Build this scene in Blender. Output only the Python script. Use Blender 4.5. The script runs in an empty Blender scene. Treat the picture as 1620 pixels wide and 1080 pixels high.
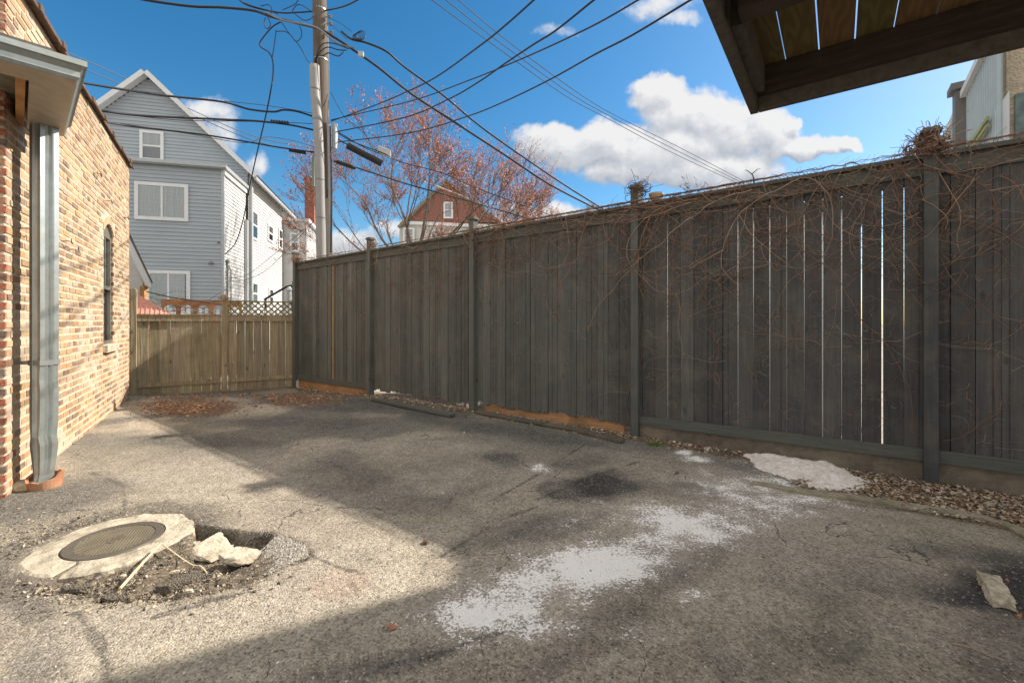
import bpy, math, random
import numpy as np
from mathutils import Vector, Matrix, noise as mnoise
R = math.radians
rnd = random.Random(7)
scn = bpy.context.scene
col = scn.collection

# ------------------------------------------------------------------ camera
CZ, F, HZ = 1.30, 700.0, 508.0          # eye height, focal in photo pixels, horizon row
cd = bpy.data.cameras.new("camera"); cam = bpy.data.objects.new("camera", cd); col.objects.link(cam)
cam.location = (0, 0, CZ); cam.rotation_euler = (R(90), 0, 0)
cd.sensor_width = 36; cd.lens = 36 * F / 1620; cd.shift_y = -(540 - HZ) / 1620
cd.clip_start = 0.05; cd.clip_end = 1500
scn.camera = cam

# ------------------------------------------------------------------ light
TOSUN = Vector((1.217, 0.531, 1.0)).normalized()
elev = math.asin(TOSUN.z)
sd = bpy.data.lights.new("sun", 'SUN'); sd.energy = 5.0; sd.angle = R(0.6); sd.color = (1.0, 0.915, 0.80)
so = bpy.data.objects.new("sun", sd); col.objects.link(so)
so.rotation_euler = (-TOSUN).to_track_quat('-Z', 'Y').to_euler(); so.location = (20, 10, 30)
scn.view_settings.view_transform = 'Standard'; scn.view_settings.look = 'None'
scn.view_settings.exposure = 0.85; scn.view_settings.gamma = 1

def G(px, py, z=0.0):
    Y = (CZ - z) * F / (py - HZ); return Vector(((px - 810) / F * Y, Y, z))
def P(px, py, Y):
    return Vector(((px - 810) / F * Y, Y, CZ + (HZ - py) / F * Y))

class NT:
    def __init__(s, nt): s.nt = nt
    def n(s, t, **kw):
        nd = s.nt.nodes.new(t)
        for k, v in kw.items():
            if k[0] == 'i' and k[1:].isdigit(): s.put(nd.inputs[int(k[1:])], v)
            elif k in nd.inputs and not hasattr(nd, k): s.put(nd.inputs[k], v)
            else: setattr(nd, k, v)
        return nd
    def put(s, sock, v):
        if isinstance(v, bpy.types.NodeSocket): s.nt.links.new(v, sock)
        elif isinstance(v, bpy.types.Node): s.nt.links.new(v.outputs[0], sock)
        else: sock.default_value = v
    def m(s, op, a, b=0.0, c=None, clamp=False):
        nd = s.nt.nodes.new('ShaderNodeMath'); nd.operation = op; nd.use_clamp = clamp
        s.put(nd.inputs[0], a); s.put(nd.inputs[1], b)
        if c is not None: s.put(nd.inputs[2], c)
        return nd.outputs[0]
    def mix(s, f, a, b, mode='MIX'):
        nd = s.nt.nodes.new('ShaderNodeMix'); nd.data_type = 'RGBA'; nd.blend_type = mode; nd.clamp_factor = True
        s.put(nd.inputs[0], f)
        s.put(nd.inputs[6], c4(a)); s.put(nd.inputs[7], c4(b)); return nd.outputs[2]
    def ramp(s, f, stops):
        nd = s.nt.nodes.new('ShaderNodeValToRGB'); s.put(nd.inputs[0], f)
        el = nd.color_ramp.elements
        while len(el) < len(stops): el.new(0.5)
        for e, (p, c) in zip(el, stops): e.position = p; e.color = c4(c) if not isinstance(c, (int, float)) else (c, c, c, 1)
        return nd.outputs[0]
    def noise(s, vec, scale, detail=3, rough=0.55, dist=0.0):
        nd = s.nt.nodes.new('ShaderNodeTexNoise'); s.put(nd.inputs['Vector'], vec)
        nd.inputs['Scale'].default_value = scale; nd.inputs['Detail'].default_value = detail
        nd.inputs['Roughness'].default_value = rough; nd.inputs['Distortion'].default_value = dist
        return nd.outputs[0]
    def scale(s, vec, sc, loc=(0, 0, 0)):
        nd = s.nt.nodes.new('ShaderNodeMapping'); s.put(nd.inputs[0], vec)
        nd.inputs['Scale'].default_value = sc; nd.inputs['Location'].default_value = loc; return nd.outputs[0]
def c4(c):
    if isinstance(c, (tuple, list)) and len(c) == 3: return (*c, 1.0)
    return c

# ------------------------------------------------------------------ world
w = bpy.data.worlds.new("World"); scn.world = w; w.use_nodes = True
w.node_tree.nodes.clear(); T = NT(w.node_tree)
sky = T.n('ShaderNodeTexSky', sky_type='NISHITA', sun_disc=False, sun_elevation=elev,
          sun_rotation=math.atan2(TOSUN.x, TOSUN.y), air_density=1.0, dust_density=0.6, ozone_density=1.6, altitude=180)
hs = T.n('ShaderNodeHueSaturation'); hs.inputs['Saturation'].default_value = 1.4; hs.inputs['Value'].default_value = 1.0
hs.inputs['Hue'].default_value = 0.492
T.put(hs.inputs['Color'], sky.outputs[0])
tc = T.n('ShaderNodeTexCoord'); sx = T.n('ShaderNodeSeparateXYZ'); T.put(sx.inputs[0], tc.outputs['Generated'])
yy = T.m('MAXIMUM', sx.outputs[1], 0.02)
u = T.m('DIVIDE', sx.outputs[0], yy); v = T.m('DIVIDE', sx.outputs[2], yy)
uv = T.n('ShaderNodeCombineXYZ'); T.put(uv.inputs[0], u); T.put(uv.inputs[1], v)
def cloud_density(dx, dy):
    uvo = T.n('ShaderNodeVectorMath', operation='ADD'); T.put(uvo.inputs[0], uv.outputs[0]); uvo.inputs[1].default_value = (dx, dy, 0)
    n1 = T.n('ShaderNodeTexNoise'); T.put(n1.inputs['Vector'], uvo.outputs[0]); n1.inputs['Scale'].default_value = 9; n1.inputs['Detail'].default_value = 7; n1.inputs['Roughness'].default_value = 0.58
    off = T.n('ShaderNodeVectorMath', operation='SUBTRACT'); T.put(off.inputs[0], n1.outputs['Color']); off.inputs[1].default_value = (0.5, 0.5, 0.5)
    sc = T.n('ShaderNodeVectorMath', operation='SCALE'); T.put(sc.inputs[0], off.outputs[0]); sc.inputs['Scale'].default_value = 0.095
    ad = T.n('ShaderNodeVectorMath', operation='ADD'); T.put(ad.inputs[0], uvo.outputs[0]); T.put(ad.inputs[1], sc.outputs[0])
    s2 = T.n('ShaderNodeSeparateXYZ'); T.put(s2.inputs[0], ad.outputs[0])
    blobs = [(1050,148,52,30,1),(1100,180,92,42,1),(1160,205,75,48,1),(890,232,75,36,1),(960,225,70,40,1),(1050,240,130,50,1),
             (1210,212,52,46,1),(1252,197,18,12,.9),(1262,236,50,20,1),(1305,236,36,14,1),(1342,232,18,13,1),(1130,272,110,34,1),
             (1000,268,80,26,.9),(330,180,46,24,.42),(350,212,26,28,.36),(402,258,24,22,.42),(880,335,90,18,.55),(1040,345,90,22,.6),
             (1045,8,52,24,.35),(1080,30,30,12,.3),(880,55,26,10,.15),(540,385,80,26,.55),(640,360,50,20,.5),(800,362,70,22,.5),(1180,330,120,24,.5)]
    best = None
    for (px, py, rx, ry, wt) in blobs:
        a = T.m('MULTIPLY', T.m('SUBTRACT', s2.outputs[0], (px - 810) / F), F / rx)
        b = T.m('MULTIPLY', T.m('SUBTRACT', s2.outputs[1], (HZ - py) / F), F / ry)
        q = T.m('MULTIPLY_ADD', a, a, T.m('MULTIPLY', b, b))
        q = T.m('MULTIPLY', T.m('SUBTRACT', 1.15, q), wt)
        best = q if best is None else T.m('SMOOTH_MAX', best, q, 0.25)
    n2 = T.noise(uvo.outputs[0], 26, 6, 0.6)
    return T.m('ADD', best, T.m('MULTIPLY', T.m('SUBTRACT', n2, 0.5), 0.9))
d0 = cloud_density(0, 0); d1 = cloud_density(0.012, 0.022)
mask = T.n('ShaderNodeMapRange', interpolation_type='SMOOTHSTEP'); T.put(mask.inputs[0], d0)
mask.inputs[1].default_value = -0.13; mask.inputs[2].default_value = 0.55
msk = T.m('MULTIPLY', mask.outputs[0], T.m('GREATER_THAN', sx.outputs[1], 0.05))
sh = T.m('MULTIPLY_ADD', T.m('SUBTRACT', d0, d1), 0.75, 0.52, clamp=True)
hv = T.n('ShaderNodeMapRange'); T.put(hv.inputs[0], v); hv.inputs[1].default_value = 0.24; hv.inputs[2].default_value = 0.54
hv.inputs[3].default_value = -0.18; hv.inputs[4].default_value = 0.22
sh = T.m('ADD', sh, hv.outputs[0], clamp=True)
ccol = T.ramp(sh, [(0.0, (0.46, 0.49, 0.56)), (0.45, (0.72, 0.74, 0.78)), (0.8, (1.0, 0.99, 0.98))])
over = T.n('ShaderNodeMapRange', interpolation_type='SMOOTHSTEP'); T.put(over.inputs[0], sx.outputs[2]); over.inputs[1].default_value = 0.63; over.inputs[2].default_value = 0.74
back = T.n('ShaderNodeMapRange', interpolation_type='SMOOTHSTEP'); T.put(back.inputs[0], sx.outputs[1]); back.inputs[1].default_value = 0.42; back.inputs[2].default_value = 0.15
far_n = T.n('ShaderNodeMapRange', interpolation_type='SMOOTHSTEP'); T.put(far_n.inputs[0], T.noise(tc.outputs['Generated'], 2.2, 6, 0.6)); far_n.inputs[1].default_value = 0.33; far_n.inputs[2].default_value = 0.47
rest = T.m('MULTIPLY', T.m('MAXIMUM', over.outputs[0], back.outputs[0]), far_n.outputs[0])
bg1 = T.n('ShaderNodeBackground'); T.put(bg1.inputs[0], hs.outputs[0]); bg1.inputs[1].default_value = 0.091
bg2 = T.n('ShaderNodeBackground'); T.put(bg2.inputs[0], ccol); bg2.inputs[1].default_value = 0.50
mx = T.n('ShaderNodeMixShader'); T.put(mx.inputs[0], T.m('MULTIPLY', msk, 0.97)); T.put(mx.inputs[1], bg1.outputs[0]); T.put(mx.inputs[2], bg2.outputs[0])
bg3 = T.n('ShaderNodeBackground'); bg3.inputs[0].default_value = (1.0, 0.985, 0.955, 1); bg3.inputs[1].default_value = 0.72  # unseen white cloud cover overhead and behind the camera, added as neutral fill
mx2 = T.n('ShaderNodeMixShader'); T.put(mx2.inputs[0], rest); T.put(mx2.inputs[1], mx.outputs[0]); T.put(mx2.inputs[2], bg3.outputs[0])
wo = T.n('ShaderNodeOutputWorld'); T.put(wo.inputs[0], mx2.outputs[0])

# ------------------------------------------------------------------ materials
def mat(name, color=(.5, .5, .5), rough=0.8, metal=0.0, spec=0.3, n_scale=None, n_amt=0.25, stretch=(1, 1, 1), bump=0.0, bscale=None,
        attr=False, dirt=None, dirt_scale=1.2, dirt_amt=0.5, voro=None):
    m = bpy.data.materials.new(name); m.use_nodes = True; m.node_tree.nodes.clear(); t = NT(m.node_tree)
    b = t.n('ShaderNodeBsdfPrincipled'); o = t.n('ShaderNodeOutputMaterial'); t.put(o.inputs[0], b.outputs[0])
    b.inputs['Roughness'].default_value = rough; b.inputs['Metallic'].default_value = metal; b.inputs['Specular IOR Level'].default_value = spec
    co = t.n('ShaderNodeTexCoord').outputs['Object']; v3 = t.scale(co, stretch)
    if attr:
        a = t.n('ShaderNodeAttribute', attribute_name='col').outputs[0]
        c = t.mix(1.0, color, a, 'MULTIPLY')
    else: c = c4(color)
    if n_scale:
        nz = t.noise(v3, n_scale, 5, 0.62)
        f = t.n('ShaderNodeMapRange'); t.put(f.inputs[0], nz); f.inputs[1].default_value = 0.28; f.inputs[2].default_value = 0.72
        f.inputs[3].default_value = 1 - n_amt; f.inputs[4].default_value = 1 + n_amt
        gg = t.n('ShaderNodeCombineColor'); [t.put(gg.inputs[k], f.outputs[0]) for k in range(3)]
        c = t.mix(1.0, c, gg.outputs[0], 'MULTIPLY')
    if dirt:
        dn = t.noise(co, dirt_scale, 5, 0.65)
        dm = t.n('ShaderNodeMapRange'); t.put(dm.inputs[0], dn); dm.inputs[1].default_value = 0.45; dm.inputs[2].default_value = 0.7; dm.inputs[4].default_value = dirt_amt
        c = t.mix(dm.outputs[0], c, dirt)
    if name in ('dark_painted_wood', 'weathered_wood'):
        kv = t.n('ShaderNodeTexVoronoi'); t.put(kv.inputs['Vector'], t.scale(co, (5, 5, 2.6))); kv.inputs['Scale'].default_value = 1.0; kv.inputs['Randomness'].default_value = 1.0
        km = t.ramp(kv.outputs['Distance'], [(0.0, 1.0), (0.075, 0.9), (0.11, 0.0)]); c = t.mix(t.m('MULTIPLY', km, 0.6), c, (0.035, 0.03, 0.025))
        st2 = t.noise(t.scale(co, (9, 9, 0.7)), 1.0, 4, 0.7); c = t.mix(t.ramp(st2, [(0.52, 0.0), (0.72, 0.5)]), c, t.mix(1.0, c, (1.7, 1.62, 1.5), 'MULTIPLY'))
    t.put(b.inputs['Base Color'], c)
    if bump:
        h = t.noise(v3, bscale or (n_scale or 40), 4, 0.6)
        if voro:
            vn = t.n('ShaderNodeTexVoronoi'); t.put(vn.inputs['Vector'], co); vn.inputs['Scale'].default_value = voro
            h = t.m('ADD', h, vn.outputs[0])
        bn = t.n('ShaderNodeBump'); t.put(bn.inputs['Height'], h); bn.inputs['Strength'].default_value = bump; bn.inputs['Distance'].default_value = 0.01
        t.put(b.inputs['Normal'], bn.outputs[0])
    return m
M = {}
M['fence'] = mat('dark_painted_wood', (0.092, 0.095, 0.088), 0.78, n_scale=1, n_amt=0.24, stretch=(60, 60, 2.2), bump=0.5, bscale=1.0, attr=True, dirt=(0.135, 0.12, 0.10), dirt_scale=3.2, dirt_amt=0.5)
M['fence_h'] = mat('dark_painted_rail', (0.084, 0.090, 0.080), 0.78, n_scale=1, n_amt=0.25, stretch=(3, 3, 60), bump=0.5, bscale=1.0, dirt=(0.12, 0.105, 0.08), dirt_scale=3, dirt_amt=0.5)
M['tan'] = mat('weathered_wood', (0.30, 0.25, 0.18), 0.85, n_scale=1, n_amt=0.38, stretch=(45, 45, 1.8), bump=0.6, bscale=1.0, attr=True, dirt=(0.13, 0.12, 0.075), dirt_scale=2.0, dirt_amt=0.5)
M['raw'] = mat('raw_orange_lumber', (0.36, 0.20, 0.10), 0.8, n_scale=1, n_amt=0.25, stretch=(6, 6, 50), bump=0.3, bscale=1, dirt=(0.14, 0.09, 0.05), dirt_scale=4, dirt_amt=0.7)
M['brick'] = mat('common_brick', (1, 1, 1), 0.9, n_scale=55, n_amt=0.28, bump=0.7, bscale=90, attr=True, dirt=(0.53, 0.43, 0.325), dirt_scale=9, dirt_amt=0.42)
M['mortar'] = mat('mortar', (0.53, 0.43, 0.325), 0.95, n_scale=18, n_amt=0.14, bump=0.8, bscale=70, dirt=(0.45, 0.34, 0.22), dirt_scale=3, dirt_amt=0.35)
M['clay'] = mat('clay_tile', (0.12, 0.07, 0.05), 0.7, n_scale=9, n_amt=0.4, bump=0.4, bscale=40, dirt=(0.10, 0.09, 0.075), dirt_scale=5, dirt_amt=0.7)
M['siding'] = mat('grey_siding', (0.32, 0.355, 0.385), 0.6, n_scale=1.3, n_amt=0.06, stretch=(1, 1, 3))
M['siding_w'] = mat('white_siding', (0.46, 0.46, 0.46), 0.6, n_scale=1.3, n_amt=0.05, stretch=(1, 1, 3), dirt=(0.34, 0.335, 0.32), dirt_scale=1.1, dirt_amt=0.4)
M['white'] = mat('white_trim', (0.62, 0.63, 0.64), 0.5, n_scale=6, n_amt=0.05)
M['alum'] = mat('aluminium_trim', (0.36, 0.38, 0.39), 0.45, metal=0.3, n_scale=8, n_amt=0.08)
M['curtain'] = mat('curtain', (0.62, 0.60, 0.56), 0.9, n_scale=1, n_amt=0.2, stretch=(14, 14, 0.2))
M['dark'] = mat('dark_interior', (0.03, 0.033, 0.035), 0.6)
M['shingle'] = mat('roof_shingle', (0.11, 0.10, 0.09), 0.9, n_scale=12, n_amt=0.35, bump=0.5)
M['redroof'] = mat('red_roof', (0.60, 0.26, 0.19), 0.6, n_scale=12, n_amt=0.2, bump=0.2, dirt=(0.6, 0.4, 0.33), dirt_scale=14, dirt_amt=0.4)
M['redshingle'] = mat('red_shingle', (0.23, 0.105, 0.08), 0.8, n_scale=1, n_amt=0.3, stretch=(6, 6, 14), bump=0.3)
M['redbrick'] = mat('red_brick_plain', (0.27, 0.10, 0.07), 0.85, n_scale=9, n_amt=0.35, bump=0.3)
M['cream'] = mat('cream_siding', (0.50, 0.50, 0.46), 0.7, n_scale=1, n_amt=0.12, stretch=(1, 1, 8))
M['pole'] = mat('pole_wood', (0.12, 0.097, 0.078), 0.9, n_scale=1, n_amt=0.45, stretch=(26, 26, 0.8), bump=0.9, bscale=1, dirt=(0.09, 0.07, 0.055), dirt_scale=1.5, dirt_amt=0.6)
M['pvc'] = mat('grey_conduit', (0.25, 0.245, 0.24), 0.5, n_scale=3, n_amt=0.08, dirt=(0.3, 0.28, 0.26), dirt_scale=2, dirt_amt=0.4)
M['cable'] = mat('black_cable', (0.022, 0.023, 0.026), 0.55)
M['wire_dark'] = mat('dark_wire', (0.05, 0.055, 0.07), 0.8)
M['cable_g'] = mat('grey_cable', (0.16, 0.16, 0.17), 0.5)
M['galv'] = mat('galvanised', (0.34, 0.375, 0.37), 0.42, metal=0.75, n_scale=14, n_amt=0.14, dirt=(0.36, 0.34, 0.28), dirt_scale=3, dirt_amt=0.55)
M['soffit'] = mat('bounce_tinted_soffit', (0.44, 0.38, 0.30), 0.5, metal=0.25, n_scale=1, n_amt=0.16, stretch=(20, 4, 4), dirt=(0.30, 0.22, 0.14), dirt_scale=4, dirt_amt=0.5)  # warm brown of light bounced from below is put into the metal colour
M['rafter'] = mat('old_rafter', (0.42, 0.22, 0.09), 0.8, n_scale=1, n_amt=0.35, stretch=(10, 10, 10))
M['sheath'] = mat('old_sheathing', (0.20, 0.185, 0.14), 0.8, n_scale=8, n_amt=0.4)
M['terra'] = mat('terracotta', (0.36, 0.16, 0.085), 0.75, n_scale=14, n_amt=0.2, dirt=(0.38, 0.27, 0.18), dirt_scale=9, dirt_amt=0.6, bump=0.2)
M['conc'] = mat('old_concrete', (0.50, 0.435, 0.335), 0.92, n_scale=38, n_amt=0.30, bump=0.8, bscale=55, dirt=(0.20, 0.165, 0.12), dirt_scale=14, dirt_amt=0.95)
M['conc_d'] = mat('dark_footing', (0.125, 0.105, 0.082), 0.92, n_scale=14, n_amt=0.3, bump=0.6, bscale=40, dirt=(0.26, 0.21, 0.15), dirt_scale=2.6, dirt_amt=0.7)
M['collar'] = mat('chipped_concrete', (0.43, 0.375, 0.29), 0.92, n_scale=18, n_amt=0.25, bump=0.9, bscale=55, dirt=(0.15, 0.125, 0.09), dirt_scale=7, dirt_amt=1.0)
M['kerb'] = mat('concrete_edging', (0.30, 0.265, 0.195), 0.92, n_scale=24, n_amt=0.25, bump=1.0, bscale=60, dirt=(0.13, 0.12, 0.07), dirt_scale=5, dirt_amt=0.8)
M['rock'] = mat('asphalt_lump', (0.115, 0.10, 0.08), 0.95, n_scale=60, n_amt=0.55, bump=1.0, bscale=70, voro=120, dirt=(0.25, 0.20, 0.14), dirt_scale=18, dirt_amt=0.6)
M['stick'] = mat('dry_stick', (0.56, 0.44, 0.29), 0.8, n_scale=30, n_amt=0.2)
M['vine'] = mat('bare_vine', (1, 1, 1), 0.85, attr=True, n_scale=30, n_amt=0.25)
M['bark'] = mat('bark', (0.115, 0.085, 0.068), 0.9, n_scale=12, n_amt=0.35)
M['bud'] = mat('maple_buds', (1, 1, 1), 0.7, attr=True)
M['powder'] = mat('white_sand', (0.72, 0.66, 0.61), 0.95, n_scale=60, n_amt=0.16, bump=1.0, bscale=45, dirt=(0.36, 0.29, 0.23), dirt_scale=22, dirt_amt=0.6)
M['debris'] = mat('debris', (1, 1, 1), 0.9, attr=True)
M['grass'] = mat('grass_blades', (0.10, 0.17, 0.03), 0.7, n_scale=30, n_amt=0.3)
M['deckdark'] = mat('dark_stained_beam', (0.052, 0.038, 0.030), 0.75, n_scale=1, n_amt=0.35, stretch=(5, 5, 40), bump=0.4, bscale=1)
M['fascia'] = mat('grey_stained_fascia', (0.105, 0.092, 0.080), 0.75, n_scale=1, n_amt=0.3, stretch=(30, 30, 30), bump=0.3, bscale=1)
M['bright_white'] = mat('bright_white_wall', (0.86, 0.86, 0.85), 0.7, n_scale=3, n_amt=0.05)
M['stucco'] = mat('rough_stucco', (0.42, 0.35, 0.26), 0.95, n_scale=16, n_amt=0.25, bump=1.0, bscale=22, voro=40)
M['slate'] = mat('blue_grey_panel', (0.13, 0.17, 0.165), 0.8, n_scale=8, n_amt=0.35, bump=0.4)
M['metalsiding'] = mat('pale_corrugated', (0.40, 0.46, 0.47), 0.5, metal=0.2, n_scale=5, n_amt=0.08)
M['greyplastic'] = mat('grey_box', (0.40, 0.42, 0.42), 0.5, n_scale=8, n_amt=0.08)
def glass_mat():
    m = bpy.data.materials.new('window_glass'); m.use_nodes = True; m.node_tree.nodes.clear(); t = NT(m.node_tree)
    g = t.n('ShaderNodeBsdfGlossy'); g.inputs['Roughness'].default_value = 0.02; tr = t.n('ShaderNodeBsdfTransparent'); tr.inputs[0].default_value = (.82, .85, .86, 1)
    lw = t.n('ShaderNodeLayerWeight'); lw.inputs[0].default_value = 0.25
    mx = t.n('ShaderNodeMixShader'); t.put(mx.inputs[0], t.m('MULTIPLY_ADD', lw.outputs[0], 0.8, 0.10, clamp=True)); t.put(mx.inputs[1], tr.outputs[0]); t.put(mx.inputs[2], g.outputs[0])
    o = t.n('ShaderNodeOutputMaterial'); t.put(o.inputs[0], mx.outputs[0]); return m
M['glass'] = glass_mat()
def iron_mat():
    m = mat('cast_iron', (0.15, 0.12, 0.085), 0.55, metal=0.4, n_scale=16, n_amt=0.2)
    t = NT(m.node_tree); b = [n for n in m.node_tree.nodes if n.type == 'BSDF_PRINCIPLED'][0]
    return m
M['iron'] = iron_mat()
M['iron_rim'] = mat('cast_iron_rim', (0.12, 0.105, 0.085), 0.5, metal=0.4, n_scale=10, n_amt=0.15)
def deckboard_mat():
    m = bpy.data.materials.new('treated_deck_board'); m.use_nodes = True; m.node_tree.nodes.clear(); t = NT(m.node_tree)
    b = t.n('ShaderNodeBsdfPrincipled'); o = t.n('ShaderNodeOutputMaterial'); t.put(o.inputs[0], b.outputs[0]); b.inputs['Roughness'].default_value = 0.8
    co = t.n('ShaderNodeTexCoord').outputs['Object']
    mp = t.n('ShaderNodeMapping'); t.put(mp.inputs[0], co); mp.inputs['Rotation'].default_value = (0, 0, R(36.4))
    wv = t.noise(t.scale(mp.outputs[0], (9, 1.3, 1)), 1.0, 2, 0.5)
    rings = t.m('SINE', t.m('MULTIPLY', wv, 60.0))
    f = t.m('MULTIPLY_ADD', rings, 0.28, 0.5)
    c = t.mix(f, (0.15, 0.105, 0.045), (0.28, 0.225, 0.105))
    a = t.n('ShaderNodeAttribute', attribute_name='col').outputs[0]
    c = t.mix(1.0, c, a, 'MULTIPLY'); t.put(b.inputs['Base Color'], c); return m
M['deckboard'] = deckboard_mat()

# ------------------------------------------------------------------ mesh helpers
class MB:
    def __init__(s): s.v = []; s.f = []; s.c = []
    def quadify(s, vs, fs, c=None):
        o = len(s.v); s.v += [tuple(p) for p in vs]; s.f += [tuple(i + o for i in f) for f in fs]
        s.c += [c or (1, 1, 1)] * len(vs)
    def box(s, o, ax, ay, az, c=None):
        """parallelepiped from corner o with edge vectors"""
        o = Vector(o); ax, ay, az = Vector(ax), Vector(ay), Vector(az)
        if ax.cross(ay).dot(az) < 0: ax, ay = ay, ax
        p = [o, o + ax, o + ax + ay, o + ay]; p += [q + az for q in p]
        s.quadify(p, [(0, 3, 2, 1), (4, 5, 6, 7), (0, 1, 5, 4), (1, 2, 6, 5), (2, 3, 7, 6), (3, 0, 4, 7)], c)
    def tube(s, pts, r, n=6, c=None, cap=True):
        pts = [Vector(p) for p in pts]; N = len(pts)
        rr = r if isinstance(r, (list, tuple)) else [r] * N
        vs = []; up = None
        for i, p in enumerate(pts):
            d = (pts[min(i + 1, N - 1)] - pts[max(i - 1, 0)])
            d = d.normalized() if d.length > 1e-9 else Vector((0, 0, 1))
            if up is None: up = d.orthogonal().normalized()
            up = (up - d * up.dot(d)); up = up.normalized() if up.length > 1e-6 else d.orthogonal().normalized()
            w = d.cross(up)
            for k in range(n):
                a = 2 * math.pi * k / n; vs.append(p + (up * math.cos(a) + w * math.sin(a)) * rr[i])
        fs = []
        for i in range(N - 1):
            for k in range(n):
                a, b = i * n + k, i * n + (k + 1) % n
                fs.append((a, b, b + n, a + n))
        if cap and n > 2: fs.append(tuple(range(n - 1, -1, -1))); fs.append(tuple((N - 1) * n + k for k in range(n)))
        s.quadify(vs, fs, c)
    def prism(s, poly, ext, c=None):
        """planar polygon (list of Vector) extruded by ext"""
        ext = Vector(ext); poly = [Vector(p) for p in poly]; n = len(poly)
        nrm = Vector((0, 0, 0))
        for i in range(n): nrm += poly[i].cross(poly[(i + 1) % n])
        if nrm.dot(ext) < 0: poly = poly[::-1]
        vs = poly + [p + ext for p in poly]
        fs = [tuple(range(n - 1, -1, -1)), tuple(range(n, 2 * n))] + [(i, (i + 1) % n, n + (i + 1) % n, n + i) for i in range(n)]
        s.quadify(vs, fs, c)
    def lathe(s, ctr, prof, n=24, c=None):
        vs = []; ctr = Vector(ctr)
        for r, z in prof:
            for k in range(n):
                a = 2 * math.pi * k / n; vs.append(ctr + Vector((r * math.cos(a), r * math.sin(a), z)))
        fs = []
        for i in range(len(prof) - 1):
            for k in range(n):
                a, b = i * n + k, i * n + (k + 1) % n; fs.append((a, b, b + n, a + n))
        fs.append(tuple(range(n - 1, -1, -1))); fs.append(tuple((len(prof) - 1) * n + k for k in range(n)))
        s.quadify(vs, fs, c)
    def build(s, name, m, parent=None, smooth=False, bevel=0, shift=None):
        V = np.array(s.v, dtype=float)
        if parent is not None:
            root = parent
            while root.parent: root = root.parent
            off = np.array(root.location)
            po = np.zeros(3)
        else:
            lo = V.min(0); hi = V.max(0); off = np.array([(lo[0] + hi[0]) / 2, (lo[1] + hi[1]) / 2, lo[2]])
        me = bpy.data.meshes.new(name); me.from_pydata((V - off).tolist(), [], s.f)
        if any(cc != (1, 1, 1) for cc in s.c) or (m and m.name in ('dark_painted_wood', 'weathered_wood', 'common_brick', 'debris', 'maple_buds', 'bare_vine', 'treated_deck_board')):
            at = me.attributes.new('col', 'FLOAT_COLOR', 'POINT')
            arr = np.ones((len(s.c), 4), dtype=np.float32); arr[:, :3] = np.array(s.c); at.data.foreach_set('color', arr.ravel())
        if smooth: me.polygons.foreach_set('use_smooth', [True] * len(me.polygons))
        me.materials.append(m); me.update()
        o = bpy.data.objects.new(name, me); col.objects.link(o)
        if parent is not None: o.parent = parent
        else: o.location = off
        if bevel:
            b = o.modifiers.new('bevel', 'BEVEL'); b.width = bevel; b.segments = 2; b.limit_method = 'ANGLE'
        return o
def tag(o, label=None, cat=None, group=None, kind=None):
    if label: o['label'] = label
    if cat: o['category'] = cat
    if group: o['group'] = group
    if kind: o['kind'] = kind
    return o
def thing(name, loc, label, cat, group=None):
    o = bpy.data.objects.new(name, None); o.location = loc; o.empty_display_size = 0.2; col.objects.link(o); return tag(o, label, cat, group)
def spline(pts, n=8):
    pts = [Vector(p) for p in pts]
    if len(pts) < 3: return pts
    q = [pts[0] * 2 - pts[1]] + pts + [pts[-1] * 2 - pts[-2]]; out = []
    for i in range(1, len(q) - 2):
        for k in range(n):
            t = k / n; a, b, c, d = q[i - 1], q[i], q[i + 1], q[i + 2]
            out.append(0.5 * ((2 * b) + (c - a) * t + (2 * a - 5 * b + 4 * c - d) * t * t + (3 * b - a - 3 * c + d) * t ** 3))
    out.append(pts[-1]); return out
Z = Vector((0, 0, 1))

# numpy value noise
def vnoise(x, y, seed=0):
    xi = np.floor(x).astype(np.int64); yi = np.floor(y).astype(np.int64); fx = x - xi; fy = y - yi
    fx = fx * fx * (3 - 2 * fx); fy = fy * fy * (3 - 2 * fy)
    def h(a, b):
        n = (a * 374761393 + b * 668265263 + seed * 974711) & 0x7fffffff
        n = ((n ^ (n >> 13)) * 1274126177) & 0x7fffffff
        return ((n ^ (n >> 16)) & 0xffff) / 65535.0
    return (h(xi, yi) * (1 - fx) + h(xi + 1, yi) * fx) * (1 - fy) + (h(xi, yi + 1) * (1 - fx) + h(xi + 1, yi + 1) * fx) * fy
def fbm(x, y, s, oct=4, seed=0):
    t = 0; a = 0.5; tot = 0
    for o in range(oct):
        t = t + a * vnoise(x * s + 13.7 * o, y * s - 7.1 * o, seed + o); tot += a; a *= 0.55; s *= 2.05
    return t / tot - 0.5
def sstep(a, b, x):
    t = np.clip((x - a) / (b - a), 0, 1); return t * t * (3 - 2 * t)

# ------------------------------------------------------------------ frames
FD = Vector((-0.805, 0.593, 0)).normalized()   # along dark fence, away from camera
FN = Vector((0.593, 0.805, 0)).normalized()    # across dark fence, away from camera
F0 = Vector((3.38, 3.58, 0))
def fs_px(px): return (1 / (px + 140) - 0.0006207) / 0.00025 * 2.44
def fp(s, off=0.0, z=0.0): return F0 + FD * s + FN * off + Z * z
def fence_top(s): return 2.645 - 0.0095 * max(s, 0) if s < 10.5 else 2.545

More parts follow.
